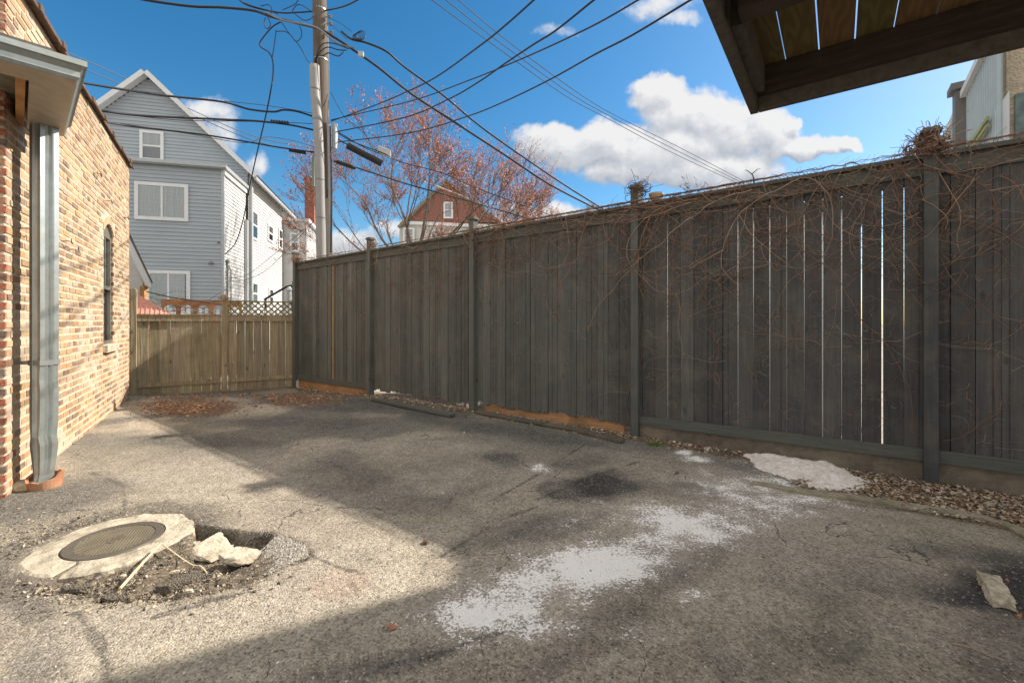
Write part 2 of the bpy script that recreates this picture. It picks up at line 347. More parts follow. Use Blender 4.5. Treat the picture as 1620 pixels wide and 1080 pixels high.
# ------------------------------------------------------------------ GROUND
MC = G(176, 860)[:2]                      # manhole centre
MC = (-2.34, 2.61)
hole_px = [(306, 831), (345, 838), (400, 841), (430, 842), (452, 848), (480, 859), (493, 874), (488, 886), (455, 897), (425, 912), (385, 927),
           (320, 943), (250, 953), (150, 955), (60, 928), (110, 905), (200, 890), (290, 860)]
hole_w = [G(a, b)[:2] for a, b in hole_px]
deep_w = [G(a, b)[:2] for a, b in [(306, 831), (345, 838), (400, 841), (428, 843), (415, 868), (395, 885), (330, 905), (250, 925), (215, 930), (240, 900), (305, 868)]]
def poly_sd(X, Y, poly):
    d = np.full(X.shape, 1e9); ins = np.zeros(X.shape, bool); n = len(poly)
    for i in range(n):
        ax, ay = poly[i]; bx, by = poly[(i + 1) % n]; ex, ey = bx - ax, by - ay
        t = np.clip(((X - ax) * ex + (Y - ay) * ey) / (ex * ex + ey * ey), 0, 1)
        d = np.minimum(d, np.hypot(X - ax - t * ex, Y - ay - t * ey))
        if ay != by:
            cond = ((ay > Y) != (by > Y)) & (X < (bx - ax) * (Y - ay) / (by - ay) + ax); ins ^= cond
    return np.where(ins, -d, d)
def ground_h(X, Y):
    h = -0.10 * sstep(7.3, 9.0, Y) * sstep(12.5, 9.5, np.minimum(Y, 12.4)) * sstep(1.0, -3.0, X)
    h = np.where(Y > 9.0, -0.10 * sstep(1.0, -3.0, X), h)
    h = h + 0.022 * fbm(X, Y, 0.55, 3, 3) + 0.010 * fbm(X, Y, 2.4, 3, 5)
    near = sstep(14, 9, Y) * sstep(0.3, 1.2, Y)
    h = h + near * 0.0035 * fbm(X, Y, 14, 2, 9)
    sd = poly_sd(X, Y, hole_w) + 0.02 * fbm(X, Y, 14, 3, 21) * 2
    shallow = sstep(0.004, -0.05, sd)
    sdd = poly_sd(X, Y, deep_w) + 0.012 * fbm(X, Y, 22, 3, 31) * 2
    deep = sstep(0.006, -0.018, sdd)
    h = h - shallow * (0.022 + 0.03 * np.clip(fbm(X, Y, 18, 4, 41) + .3, 0, 1)) - deep * (0.05 - 0.035 * fbm(X, Y, 9, 3, 51))
    h = h + shallow * 0.022 * fbm(X, Y, 45, 2, 61)
    # lumps around the collar on the left
    r = np.hypot(X - MC[0], Y - MC[1]); ring = sstep(0.36, 0.40, r) * sstep(0.75, 0.45, r)
    h = h + ring * (0.012 + 0.018 * fbm(X, Y, 26, 3, 71)) * (1 - deep)
    return h
def gh(x, y): return float(ground_h(np.array([x]), np.array([y]))[0])
def axis(segs):
    out = []
    for a, b, st in segs:
        n = max(1, int(round((b - a) / st))); out += list(np.linspace(a, b, n, endpoint=False))
    out.append(segs[-1][1]); return np.array(out)
gx = axis([(-160, -40, 20), (-40, -12, 2), (-12, -6.6, .3), (-6.6, -3.1, .035), (-3.1, -0.95, .010), (-0.95, 2.9, .020), (2.9, 5.2, .035), (5.2, 12, .4), (12, 40, 3), (40, 160, 20)])
gy = axis([(-60, -4, 8), (-4, .8, .4), (.8, 1.7, .02), (1.7, 1.95, .015), (1.95, 3.0, .0105), (3.0, 4.4, .020), (4.4, 10, .035), (10, 16, .3), (16, 50, 3), (50, 400, 35)])
GX, GY = np.meshgrid(gx, gy); H = ground_h(GX, GY)
nx, ny = len(gx), len(gy)
vv = np.stack([GX, GY, H], -1).reshape(-1, 3)
idx = np.arange(nx * ny).reshape(ny, nx)
ff = np.stack([idx[:-1, :-1], idx[:-1, 1:], idx[1:, 1:], idx[1:, :-1]], -1).reshape(-1, 4)
gm = bpy.data.meshes.new('ground'); gm.vertices.add(len(vv)); gm.vertices.foreach_set('co', vv.ravel().astype(np.float32))
gm.loops.add(ff.size); gm.loops.foreach_set('vertex_index', ff.ravel().astype(np.int32))
gm.polygons.add(len(ff)); gm.polygons.foreach_set('loop_start', np.arange(0, ff.size, 4, dtype=np.int32)); gm.polygons.foreach_set('loop_total', np.full(len(ff), 4, dtype=np.int32))
gm.update(calc_edges=True); gm.polygons.foreach_set('use_smooth', [True] * len(ff))
# stain and tone map of the asphalt (world anchored), written in photo coordinates of the flat ground for convenience
YY = np.maximum(GY, 0.3); PX = 810 + F * GX / YY; PY = HZ + F * CZ / YY
def blob(px, py, rx, ry, soft=0.6, ang=0, warp=0.25, seed=1, ns=1.6):
    dx, dy = PX - px, PY - py; a = R(ang); x = dx * math.cos(a) + dy * math.sin(a); y = -dx * math.sin(a) + dy * math.cos(a)
    d = np.hypot(x / rx, y / ry) + warp * 2 * fbm(GX, GY, ns * 2, 4, seed)
    return sstep(1.0 + soft / 2, 1.0 - soft / 2, d) * (GY > 0.5)
def paint(C, m, c): return C * (1 - m[..., None]) + np.array(c) * m[..., None]
C = np.ones(GX.shape + (3,)) * np.array([0.205, 0.183, 0.148])
C = C * np.array([1.44, 1.42, 1.37]); C *= (1 + 0.95 * fbm(GX, GY, 0.9, 5, 101))[..., None]
C *= (1 + 0.22 * fbm(GX, GY, 5, 3, 111))[..., None]
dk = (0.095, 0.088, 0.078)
dist_f = (GX * FN.x + GY * FN.y) - F0.dot(FN)          # <0 on our side
# the far half is darker and greener
C = paint(C, 0.8 * sstep(3.4, 5.0, GY) * sstep(0.3, -0.1, fbm(GX, GY, 1.1, 3, 121) * 2), (0.125, 0.121, 0.105))
C = paint(C, 0.75 * blob(70, 795, 150, 28, .7, -14, .25, 2), (0.105, 0.098, 0.085))
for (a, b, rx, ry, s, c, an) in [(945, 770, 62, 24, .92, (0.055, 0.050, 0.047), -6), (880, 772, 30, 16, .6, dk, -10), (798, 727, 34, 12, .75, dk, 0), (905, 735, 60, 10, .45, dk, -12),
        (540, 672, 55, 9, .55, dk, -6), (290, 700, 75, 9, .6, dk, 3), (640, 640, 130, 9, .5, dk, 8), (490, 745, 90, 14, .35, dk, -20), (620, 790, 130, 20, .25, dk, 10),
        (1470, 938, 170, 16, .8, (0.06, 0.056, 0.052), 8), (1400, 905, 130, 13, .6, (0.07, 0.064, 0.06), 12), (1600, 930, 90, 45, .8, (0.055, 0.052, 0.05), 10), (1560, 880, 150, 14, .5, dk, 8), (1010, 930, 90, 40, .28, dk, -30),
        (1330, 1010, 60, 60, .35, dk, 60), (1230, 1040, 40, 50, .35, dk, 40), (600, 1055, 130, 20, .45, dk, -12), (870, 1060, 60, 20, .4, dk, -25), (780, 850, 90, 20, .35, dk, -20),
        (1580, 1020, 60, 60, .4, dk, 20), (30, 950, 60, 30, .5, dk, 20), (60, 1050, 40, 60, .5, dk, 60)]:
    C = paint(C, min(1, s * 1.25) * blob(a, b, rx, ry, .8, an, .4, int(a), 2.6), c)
for (a, b, rx, ry, s, an) in [(545, 640, 170, 12, .75, 4), (740, 672, 120, 12, .7, 12), (900, 700, 110, 12, .6, 12), (690, 700, 60, 9, .45, -5), (880, 832, 90, 22, .5, -12), (420, 668, 80, 9, .55, 0), (600, 760, 90, 16, .45, 20), (740, 770, 70, 16, .35, -20),
        (1100, 900, 70, 22, .35, -30), (1290, 930, 80, 20, .35, 10), (1150, 1050, 70, 30, .4, 60), (950, 1000, 120, 30, .3, -20), (300, 905, 60, 12, .3, 0), (380, 700, 60, 8, .5, 5), (1200, 745, 90, 10, .5, 8), (1060, 775, 90, 14, .45, 5)]:
    C = paint(C, s * blob(a, b, rx, ry, .7, an, .5, int(a) + 9, 2.2), (0.088, 0.084, 0.080))
lt = (0.33, 0.295, 0.24)
for (a, b, rx, ry, s, an) in [(1300, 870, 190, 60, .65, 15), (1250, 900, 60, 90, .4, 70), (480, 950, 170, 30, .7, -14), (560, 890, 110, 30, .45, -8), (330, 740, 150, 22, .45, -5), (1180, 1000, 90, 60, .35, 60),
        (740, 700, 90, 14, .3, 0), (1450, 1000, 160, 30, .35, 10), (700, 760, 120, 18, .35, -10), (620, 705, 90, 9, .5, 0), (860, 750, 60, 9, .5, 0), (560, 800, 60, 18, .3, 10), (450, 760, 60, 12, .4, 0), (990, 720, 80, 7, .4, 8), (1350, 830, 120, 14, .5, 10), (1420, 980, 50, 60, .3, 50), (180, 1000, 130, 40, .45, -10), (1050, 735, 120, 16, .3, 8)]:
    C = paint(C, s * blob(a, b, rx, ry, .9, an, .35, int(a) + 5), lt)
# pothole material
sdh = poly_sd(GX, GY, hole_w); hm = sstep(0.03, -0.03, sdh + 0.03 * fbm(GX, GY, 12, 3, 7) * 2)
hc = np.array([0.12, 0.098, 0.072]) * (1 + 0.9 * fbm(GX, GY, 22, 3, 77))[..., None]
C = C * (1 - hm[..., None]) + hc * hm[..., None]
rr_ = np.hypot(GX - MC[0], GY - MC[1]); rg = sstep(.66, .48, rr_ + .12 * fbm(GX, GY, 6, 3, 5) * 2)
C = paint(C, 0.72 * rg * (1 - hm), (0.11, 0.097, 0.078))
# reddish rust dust, cracks
C = paint(C, .35 * blob(540, 925, 50, 22, .9, -10, .4, 9), (0.30, 0.20, 0.14))
for pl in [[(130, 740), (195, 768), (197, 800)], [(495, 880), (535, 897), (560, 905)], [(600, 1055), (690, 1040), (760, 1010), (860, 985)], [(780, 790), (860, 745), (930, 700)], [(850, 790), (885, 775), (960, 745), (1010, 730)],
           [(230, 945), (330, 935), (400, 925), (450, 905)], [(120, 970), (160, 1020), (175, 1080)], [(700, 880), (780, 830), (850, 800)], [(250, 975), (330, 950), (380, 940)], [(1270, 775), (1330, 795), (1450, 810)]]:
    ws = [G(*q)[:2] for q in pl]; d = np.full(GX.shape, 9.0)
    for i in range(len(ws) - 1):
        ax, ay = ws[i]; ex, ey = ws[i + 1][0] - ax, ws[i + 1][1] - ay
        t = np.clip(((GX - ax) * ex + (GY - ay) * ey) / (ex * ex + ey * ey), 0, 1); d = np.minimum(d, np.hypot(GX - ax - t * ex, GY - ay - t * ey))
    d = np.abs(d + 0.05 * fbm(GX, GY, 7, 4, 17)); C = paint(C, 0.7 * sstep(0.016, 0.002, d), (0.045, 0.042, 0.038))
# soil strip along the fence
edge_k = np.where(PX > 1270, 1.02, 0.30) * 1.0
soil = sstep(-0.02, 0.04, dist_f + np.where(PX > 1230, 0.86, 0.22 + 0.10 * fbm(GX, GY, 2, 3, 44) * 2) ) * (dist_f < 0.6)
soil = soil * (GY > 1) * (GX > -5.2)
C = C * (1 - soil[..., None]) + (np.array([0.13, 0.095, 0.062]) * (1 + 0.9 * fbm(GX, GY, 12, 4, 88))[..., None]) * soil[..., None]
lf = sstep(0.35, 0.75, blob(300, 643, 75, 17, .9, 0, .3, 4) + .75 * blob(470, 632, 70, 12, .9, 0, .4, 6) + .5 * blob(390, 612, 190, 7, .9, 0, .4, 8)); C = paint(C, .7 * lf, (0.15, 0.085, 0.05))
# beyond the fence: pale concrete
beyond = sstep(0.35, 0.6, dist_f + .15 * fbm(GX, GY, 3, 3, 12)) + (GY > 9.9) * 1.0; beyond = np.clip(beyond, 0, 1)
C = C * (1 - beyond[..., None]) + (np.array([0.34, 0.31, 0.26]) * (1 + 0.25 * fbm(GX, GY, 0.8, 3, 99))[..., None]) * beyond[..., None]
ca = gm.attributes.new('col', 'FLOAT_COLOR', 'POINT'); arr = np.ones((nx * ny, 4), np.float32); arr[:, :3] = np.clip(C, 0.01, 1).reshape(-1, 3); ca.data.foreach_set('color', arr.ravel())
pw = np.zeros(GX.shape)
for (a, b, rx, ry, s, an) in [(775, 965, 75, 30, .85, -8), (810, 985, 70, 20, .6, 5), (745, 945, 50, 20, .5, -20), (935, 898, 92, 27, 1.05, -6), (870, 915, 70, 25, .7, -15), (1010, 870, 70, 25, .5, -25), (1085, 832, 72, 22, .85, 8),
        (1140, 842, 40, 14, .6, 5), (1030, 815, 60, 12, .4, 10), (1190, 785, 85, 22, .55, 12), (1230, 765, 50, 18, .5, 15), (1150, 800, 60, 16, .4, 0), (1095, 938, 20, 10, .45, 0), (1030, 1000, 30, 14, .3, 0), (855, 740, 14, 5, .6, 0),
        (1180, 820, 60, 18, .45, -10), (1060, 860, 60, 22, .55, -25), (970, 860, 50, 16, .4, 0), (1250, 775, 70, 16, .5, 10), (860, 950, 60, 22, .45, -10), (1245, 800, 50, 20, .4, 0), (960, 830, 50, 14, .25, 0), (1100, 726, 24, 4, .7, 8), (1082, 716, 10, 3, 1.0, 5), (700, 780, 10, 4, .4, 0), (640, 940, 40, 18, .12, 0)]:
    pw = np.maximum(pw, .95 * s * blob(a, b, rx * 1.22, ry * 1.25, 1.8, an, .3, int(a) + 3, 3))
pa = gm.attributes.new('powder', 'FLOAT', 'POINT'); pa.data.foreach_set('value', pw.ravel().astype(np.float32))
mo = bpy.data.materials.new('worn_asphalt'); mo.use_nodes = True; mo.node_tree.nodes.clear(); t = NT(mo.node_tree)
b = t.n('ShaderNodeBsdfPrincipled'); o = t.n('ShaderNodeOutputMaterial'); t.put(o.inputs[0], b.outputs[0]); b.inputs['Roughness'].default_value = 0.9; b.inputs['Specular IOR Level'].default_value = 0.25
co = t.n('ShaderNodeTexCoord').outputs['Object']; base = t.n('ShaderNodeAttribute', attribute_name='col').outputs[0]
def grey(f):
    g = t.n('ShaderNodeCombineColor'); [t.put(g.inputs[k], f) for k in range(3)]; return g.outputs[0]
vo = t.n('ShaderNodeTexVoronoi'); t.put(vo.inputs['Vector'], co); vo.inputs['Scale'].default_value = 115
sp = t.n('ShaderNodeSeparateColor'); t.put(sp.inputs[0], vo.outputs['Color'])
v2 = t.n('ShaderNodeTexVoronoi'); t.put(v2.inputs['Vector'], co); v2.inputs['Scale'].default_value = 48
sp2 = t.n('ShaderNodeSeparateColor'); t.put(sp2.inputs[0], v2.outputs['Color'])
f1 = t.m('MULTIPLY_ADD', sp.outputs[0], 0.48, 0.76)
f2 = t.m('MULTIPLY_ADD', sp2.outputs[1], 0.34, 0.83)
n3 = t.noise(co, 6, 8, 0.75); f3 = t.m('MULTIPLY_ADD', n3, 0.9, 0.55)
n4 = t.noise(co, 60, 3, 0.6); pit = t.ramp(n4, [(0.30, 0.35), (0.46, 1.0)])
cc = t.mix(1.0, base, grey(t.m('MULTIPLY', t.m('MULTIPLY', f1, f2), f3)), 'MULTIPLY')
cc = t.mix(1.0, cc, pit, 'MULTIPLY')
hue = t.noise(co, 0.9, 3, 0.5); cc = t.mix(t.ramp(hue, [(0.35, 0.0), (0.65, 0.5)]), cc, t.mix(1.0, cc, (0.98, 0.93, 0.99), 'MULTIPLY'))
wv_ = t.n('ShaderNodeVectorMath', operation='ADD'); wn_ = t.n('ShaderNodeTexNoise'); t.put(wn_.inputs['Vector'], co); wn_.inputs['Scale'].default_value = 3.5; wn_.inputs['Detail'].default_value = 5
ws_ = t.n('ShaderNodeVectorMath', operation='SCALE'); t.put(ws_.inputs[0], wn_.outputs['Color']); ws_.inputs['Scale'].default_value = 0.35; t.put(wv_.inputs[0], co); t.put(wv_.inputs[1], ws_.outputs[0])
ve = t.n('ShaderNodeTexVoronoi', feature='DISTANCE_TO_EDGE'); t.put(ve.inputs['Vector'], wv_.outputs[0]); ve.inputs['Scale'].default_value = 1.15
cm_ = t.noise(co, 0.8, 3, 0.6)
crk = t.m('MULTIPLY', t.m('LESS_THAN', ve.outputs[0], t.m('MULTIPLY', t.m('SUBTRACT', cm_, 0.44), 0.045)), t.m('LESS_THAN', ve.outputs[0], 0.0045))
cc = t.mix(t.m('MULTIPLY', crk, 0.75), cc, (0.035, 0.032, 0.028))
spk = t.m('GREATER_THAN', sp.outputs[1], 0.955); cc = t.mix(t.m('MULTIPLY', spk, 0.6), cc, (0.40, 0.36, 0.30))
pwa = t.n('ShaderNodeAttribute', attribute_name='powder').outputs['Fac']
pn = t.noise(co, 62, 6, 0.78); pn2 = t.noise(co, 7, 4, 0.6)
pm = t.m('ADD', pwa, t.m('MULTIPLY', t.m('SUBTRACT', pn, 0.5), 3.0)); pm = t.m('ADD', pm, t.m('MULTIPLY', t.m('SUBTRACT', pn2, 0.5), 1.5))
pmr = t.n('ShaderNodeMapRange'); t.put(pmr.inputs[0], pm); pmr.inputs[1].default_value = 0.44; pmr.inputs[2].default_value = 0.64
pmk = t.m('MULTIPLY', pmr.outputs[0], t.m('GREATER_THAN', pwa, 0.02))
pdust = t.m('MULTIPLY', pwa, 0.42)
cc = t.mix(pdust, cc, (0.42, 0.39, 0.37))
cc = t.mix(t.m('MULTIPLY', pmk, 0.92), cc, (0.88, 0.845, 0.82))
t.put(b.inputs['Base Color'], cc)
hh = t.m('ADD', t.m('MULTIPLY', vo.outputs[0], -0.9), t.m('MULTIPLY', n4, 1.0)); hh = t.m('ADD', hh, t.m('MULTIPLY', v2.outputs[0], -0.6))
bn = t.n('ShaderNodeBump'); t.put(bn.inputs['Height'], hh); bn.inputs['Strength'].default_value = 0.85; bn.inputs['Distance'].default_value = 0.006
t.put(b.inputs['Normal'], bn.outputs[0])
gm.materials.append(mo); go = bpy.data.objects.new('ground', gm); col.objects.link(go); tag(go, kind='structure')

# ------------------------------------------------------------------ rocks
def rock(name, c, size, rot=0, seed=0, m='conc', sub=3, flat=0.5, label=None, cat='rubble', group=None, parent=None, tilt=(0, 0)):
    import bmesh
    bm = bmesh.new(); bmesh.ops.create_icosphere(bm, subdivisions=sub, radius=1)
    rr = random.Random(seed); planes = []
    for k in range(11):
        d = Vector((rr.gauss(0, 1), rr.gauss(0, 1), rr.gauss(0, .6))).normalized(); planes.append((d, rr.uniform(.55, .8)))
    planes.append((Vector((rr.gauss(0, .05), rr.gauss(0, .05), 1)).normalized(), flat)); planes.append((Vector((0, 0, -1)), flat))
    rot3 = Matrix.Rotation(rot, 3, 'Z') @ Matrix.Rotation(tilt[0], 3, 'X') @ Matrix.Rotation(tilt[1], 3, 'Y')
    for vtx in bm.verts:
        p = vtx.co.copy()
        for d, h in planes:
            e = p.dot(d) - h
            if e > 0: p -= d * e
        p += Vector(mnoise.noise_vector(p * 3.5 + Vector((seed, 0, 0)))) * 0.06 + Vector(mnoise.noise_vector(p * 11 + Vector((seed, 5, 0)))) * 0.03
        p = Vector((p.x * size[0], p.y * size[1], p.z / flat * size[2]))
        vtx.co = rot3 @ p
    mb = MB(); mb.quadify([Vector(c) + vt.co for vt in bm.verts], [tuple(vt.index for vt in f.verts) for f in bm.faces]); bm.free()
    o = mb.build(name, M[m], parent)
    if label: tag(o, label, cat, group)
    return o

# ------------------------------------------------------------------ BRICK BUILDING
BU = Vector((-0.543, 0.84, 0)).normalized(); BN = Vector((0.84, 0.543, 0)).normalized()
BY0 = 3.25
B0 = Vector(((357 - 1131 / BY0 - 810) / F * BY0, BY0, 0))   # near corner
BL = (7.44 - BY0) / BU.y; BH = 3.90
def bp(s, off=0, z=0): return B0 + BU * s + BN * off + Z * z
brick = thing('brick_building', B0, 'tan and brown common brick building with thick pale mortar and one narrow arched window', 'building')
win0, win1 = (5.89 - BY0) / BU.y, (6.40 - BY0) / BU.y; wz0, wz1, wza = 0.98, 2.50, 0.14
def arch_top(s): q = (s - (win0 + win1) / 2) / ((win1 - win0) / 2); return wz1 + wza * (1 - q * q) if abs(q) < 1 else wz1
wb = MB()
dep = -0.9
# mortar back faces as slabs round the window
wb.box(bp(0, -0.30, -0.15), BU * win0, BN * 0.29, Z * (BH + .15))
wb.box(bp(win1, -0.30, -0.15), BU * (BL - win1), BN * 0.29, Z * (BH + .15))
wb.box(bp(win0, -0.30, -0.15), BU * (win1 - win0), BN * 0.29, Z * (wz0 + .15))
nseg = 12; ws = [win0 + (win1 - win0) * i / nseg for i in range(nseg + 1)]
for i in range(nseg):
    a, b_ = ws[i], ws[i + 1]
    wb.prism([bp(a, -0.30, arch_top(a)), bp(b_, -0.30, arch_top(b_)), bp(b_, -0.30, BH), bp(a, -0.30, BH)], BN * 0.29)
# rear (hidden) walls of the building and its roof
wb.box(bp(0.0, -7, -0.15), BU * 0.29, BN * 6.699, Z * (BH + .15))
wb.box(bp(BL - 0.28, -7, -0.15), BU * 0.28, BN * 6.699, Z * (BH + .15))
wb.box(bp(0.3, -6.9, BH - 0.5), BU * (BL - .6), BN * 6.55, Z * 0.1)
wall = wb.build('wall', M['mortar'], brick)
bb = MB(); BP, BLn, BHt = 0.0705, 0.196, 0.047
pal = [(0.56, 0.37, 0.20), (0.50, 0.31, 0.16), (0.60, 0.43, 0.25), (0.38, 0.23, 0.14), (0.27, 0.18, 0.12), (0.58, 0.38, 0.19), (0.62, 0.46, 0.28), (0.24, 0.17, 0.12), (0.52, 0.37, 0.22), (0.44, 0.33, 0.22)]
rb = random.Random(3)
def brick_box(b0, ax, nrm, s0, s1, z0, z1, proud, c):
    jz = rb.uniform(-.003, .003); k = [rb.uniform(-.004, .004) for _ in range(8)]
    o = b0 + nrm * -0.02
    pts = [b0 + ax * (s0 + k[0]) + Z * (z0 + jz + k[1] * .7), b0 + ax * (s1 + k[2]) + Z * (z0 + jz + k[3] * .7), b0 + ax * (s1 + k[4]) + Z * (z1 + jz + k[5] * .7), b0 + ax * (s0 + k[6]) + Z * (z1 + jz + k[7] * .7)]
    fr = [p + nrm * (proud + rb.uniform(-.0015, .0015)) for p in pts]
    ce = sum(fr, Vector()) / 4; fr = [ce + (p - ce) * 0.985 for p in fr]
    bk = [p - nrm * 0.02 for p in pts]
    bb.quadify(bk + fr, [(4, 5, 6, 7), (0, 1, 5, 4), (1, 2, 6, 5), (2, 3, 7, 6), (3, 0, 4, 7)], c)
def cvar(c, a=.14):
    g = 1 + rb.uniform(-a, a); return tuple(min(1, x * g * (1 + rb.uniform(-.05, .05))) for x in c)
pal = [((c[0] * .8 + .04) * .82, (c[1] * .8 + .03) * .77, (c[2] * .8 + .02) * .74) for c in pal]
row = 0; z = -0.02
while z < BH - 0.05:
    zmid = z + BHt / 2; header = row % 6 == 3
    L = 0.095 if header else BLn; s = -0.0 + (0 if row % 2 == 0 else (0.05 if header else 0.107)); pitch = L + 0.019
    if s > 0: segs0 = [(0.0, s - 0.013)]
    else: segs0 = []
    spans = segs0[:]; q = s
    while q < BL: spans.append((q, min(q + L, BL))); q += pitch
    for a, b_ in spans:
        if b_ - a < 0.03: continue
        at = max(arch_top(max(win0, min(win1, a))), arch_top(max(win0, min(win1, b_))))
        if b_ > win0 - .004 and a < win1 + .004 and z + BHt > wz0 - .10 and z < at + 0.11:
            if a < win0 - .05: b2 = win0 - .002; 
            elif b_ > win1 + .05: b2 = None
            else: continue
            if b2 is not None: b_ = b2
            else: a = win1 + .002
            if z > wz1 + .02: continue
        base_c = rb.choice(pal) if rb.random() < .85 else (0.40, 0.30, 0.21)
        if vnoise(np.array([a * 1.3]), np.array([z * 1.6]), 5)[0] > .72 and rb.random() < .6: base_c = (0.47, 0.37, 0.27)   # mortar smeared areas
        brick_box(bp(0), BU, BN, a, b_, z, z + BHt, rb.uniform(-.0085, -.003), cvar(base_c))
    # return face facing the camera at the near corner (runs to the left)
    q = 0.0 if row % 2 else 0.107
    if q: brick_box(bp(0), -BN, -BU, 0.0, 0.095, z, z + BHt, 0.004, cvar((0.30, 0.10, 0.06), .3))
    while q < 2.6:
        brick_box(bp(0), -BN, -BU, q, q + BLn, z, z + BHt, 0.004, cvar(rb.choice([(0.30, 0.10, 0.06), (0.24, 0.12, 0.08), (0.36, 0.17, 0.10), (0.16, 0.11, 0.09)]), .25)); q += BLn + .013
    # window reveal bricks on the far jamb (facing camera)
    if wz0 < z < wz1 - .03:
        bb.box(bp(win1 + .001, -0.085, z), -BU * 0.006, BN * (.06 if row % 2 else .083), Z * BHt, cvar((0.22, 0.10, 0.06), .35))
    z += BP; row += 1
for i in range(9):       # arch voussoirs, standing on end
    for lay in (0, 1):
        qa = win0 - .03 + (win1 - win0 + .06) * (i + .08) / 9; qb = win0 - .03 + (win1 - win0 + .06) * (i + .92) / 9
        za, zb = arch_top(max(win0, min(win1, qa))) + .008 + lay * .105, arch_top(max(win0, min(win1, qb))) + .008 + lay * .105
        if lay == 0: bb.prism([bp(qa, -.02, za), bp(qb, -.02, zb), bp(qb, -.02, zb + .10), bp(qa, -.02, za + .10)], BN * .021, cvar((0.48, 0.33, 0.21)))
bb.build('brick_facing', M['brick'], brick)
# coping tiles
cm = MB(); s = -0.05; k = 0; rc = random.Random(5)
while s < BL + 0.02:
    Ln = 0.60; e = min(s + Ln, BL + .05); lift = rc.uniform(-.008, .014); tz = BH + .0 + lift; sk = rc.uniform(-.016, .016)
    prof = [(.02, 0.0), (.03, -.022), (.045, -.018), (.045, .02), (.0, .05), (-.20, .07), (-.42, .05), (-.42, 0)]
    cm.prism([bp(s, a + sk, tz + b_) for a, b_ in prof], BU * (e - s - .012))
    prof2 = [(a * 1.0 + (0.018 if a > 0 else -.018), b_ + .016 if b_ > 0 else b_ - .008) for a, b_ in prof]   # bell of the joint
    cm.prism([bp(e - .085, a + sk, tz + b_) for a, b_ in prof2], BU * .08)
    s = e; k += 1
cm.build('coping_tile', M['clay'], brick, bevel=0.006)
# window
wf = MB(); W0, W1 = win0 + .002, win1 - .002; wo_ = -.085
wf.box(bp(W0, wo_, wz0), BU * .05, BN * .05, Z * (wz1 - wz0 + .02)); wf.box(bp(W1 - .05, wo_, wz0), BU * .05, BN * .05, Z * (wz1 - wz0 + .02))
wf.box(bp(W0 + .05, wo_, wz0), BU * (W1 - W0 - .1), BN * .048, Z * .05)
wf.box(bp(W0 + .05, wo_, 1.74), BU * (W1 - W0 - .1), BN * .052, Z * .05)
wf.box(bp((W0 + W1) / 2 - .015, wo_, 1.79), BU * .03, BN * .046, Z * .68)
wf.prism([bp(a, wo_, arch_top(a) - .002) for a in ws[1:-1]] + [bp(ws[-2], wo_, wz1 - .04), bp(ws[1], wo_, wz1 - .04)], BN * .047)
win = wf.build('window', mat('window_frame_paint', (0.13, 0.125, 0.105), .6, n_scale=10, n_amt=.15), brick)
g = MB(); g.box(bp(W0 + .05, wo_ + .015, wz0 + .05), BU * (W1 - W0 - .1), BN * .006, Z * (wz1 - wz0 - .09)); g.build('glass', M['glass'], win)
g = MB(); g.box(bp(W0, wo_ - .10, wz0), BU * (W1 - W0), BN * .02, Z * (wz1 - wz0 + .1)); g.build('blind', mat('grey_blind', (0.13, 0.14, 0.15), .8, n_scale=6, n_amt=.1), win)
g = MB(); g.box(bp(win0 - .05, -.17, wz0 - .10), BU * (win1 - win0 + .12), BN * .215, Z * .098); g.build('sill', M['conc'], win, bevel=.008)
# iron wire hooks left in the wall
for (a, b_) in [(100, 382), (34, 362), (112, 395), (157, 420), (186, 438), (196, 345), (150, 275), (168, 318)]:
    Yw = 1131 / (357 - a); q = (Yw - BY0) / BU.y; zz = CZ + (HZ - b_) / F * Yw
    h = MB(); h.tube(spline([bp(q - .02, -.01, zz), bp(q - .01, .05, zz + .005), bp(q + .06, .055, zz - .01), bp(q + .12, .035, zz + .01), bp(q + .13, .03, zz + .05)], 5), .004, 5)
    h.build('wire_hook', M['cable'], brick)

# lean-to roof corner with gutter at the far left
LA = Vector((0.695, 0.719, 0)).normalized(); LB = Vector((-0.745, 0.667, 0)).normalized(); LC = Vector((-2.80, 2.84, 0)); LZ = 2.84
def lp(a, b_, z=0): return LC + LA * a + LB * b_ + Z * (LZ + z)
lean = thing('lean_to_roof', lp(-1, .5, 0), 'open wooden porch eave with a grey metal gutter wrapping its corner, beside the brick wall', 'porch roof')
gp = [(0, 0), (.008, 0), (.018, .02), (.018, .055), (.036, .085), (.05, .09), (.05, .125), (.04, .125), (.04, .10), (.02, .098), (.0, .03)]
gt = MB()
def run(pts3, path):
    n = len(pts3)
    # path: list of functions (out,z)->point
    vs = [f(o, zz) for f in path for (o, zz) in pts3]
    fs_ = [(i * n + k, i * n + (k + 1) % n, (i + 1) * n + (k + 1) % n, (i + 1) * n + k) for i in range(len(path) - 1) for k in range(n)]
    fs_ += [tuple(range(n - 1, -1, -1)), tuple((len(path) - 1) * n + k for k in range(n))]; gt.quadify(vs, fs_)
run(gp, [lambda o, zz: lp(-3.5, -o, zz), lambda o, zz: lp(o, -o, zz), lambda o, zz: lp(o, 1.27, zz)])
gut = gt.build('gutter', M['galv'], lean)
sf = MB(); sf.box(lp(-3.5, 0.0005, -.002), LA * 3.5, LB * .205, Z * .004); sf.box(lp(-.195, .2057, -.002), LA * .195, LB * 1.064, Z * .004)
sf.box(lp(-.2, .2, .0025), LA * .006, LB * 1.07, Z * .14); sf.box(lp(-.194, 1.264, .0025), LA * .2, LB * .006, Z * .10)
sf.build('soffit', M['soffit'], lean)
rf = MB()
for k in range(9): rf.box(lp(-.215 - k * .38, .21, .02), LA * -.045, LB * 1.3, Z * .12)
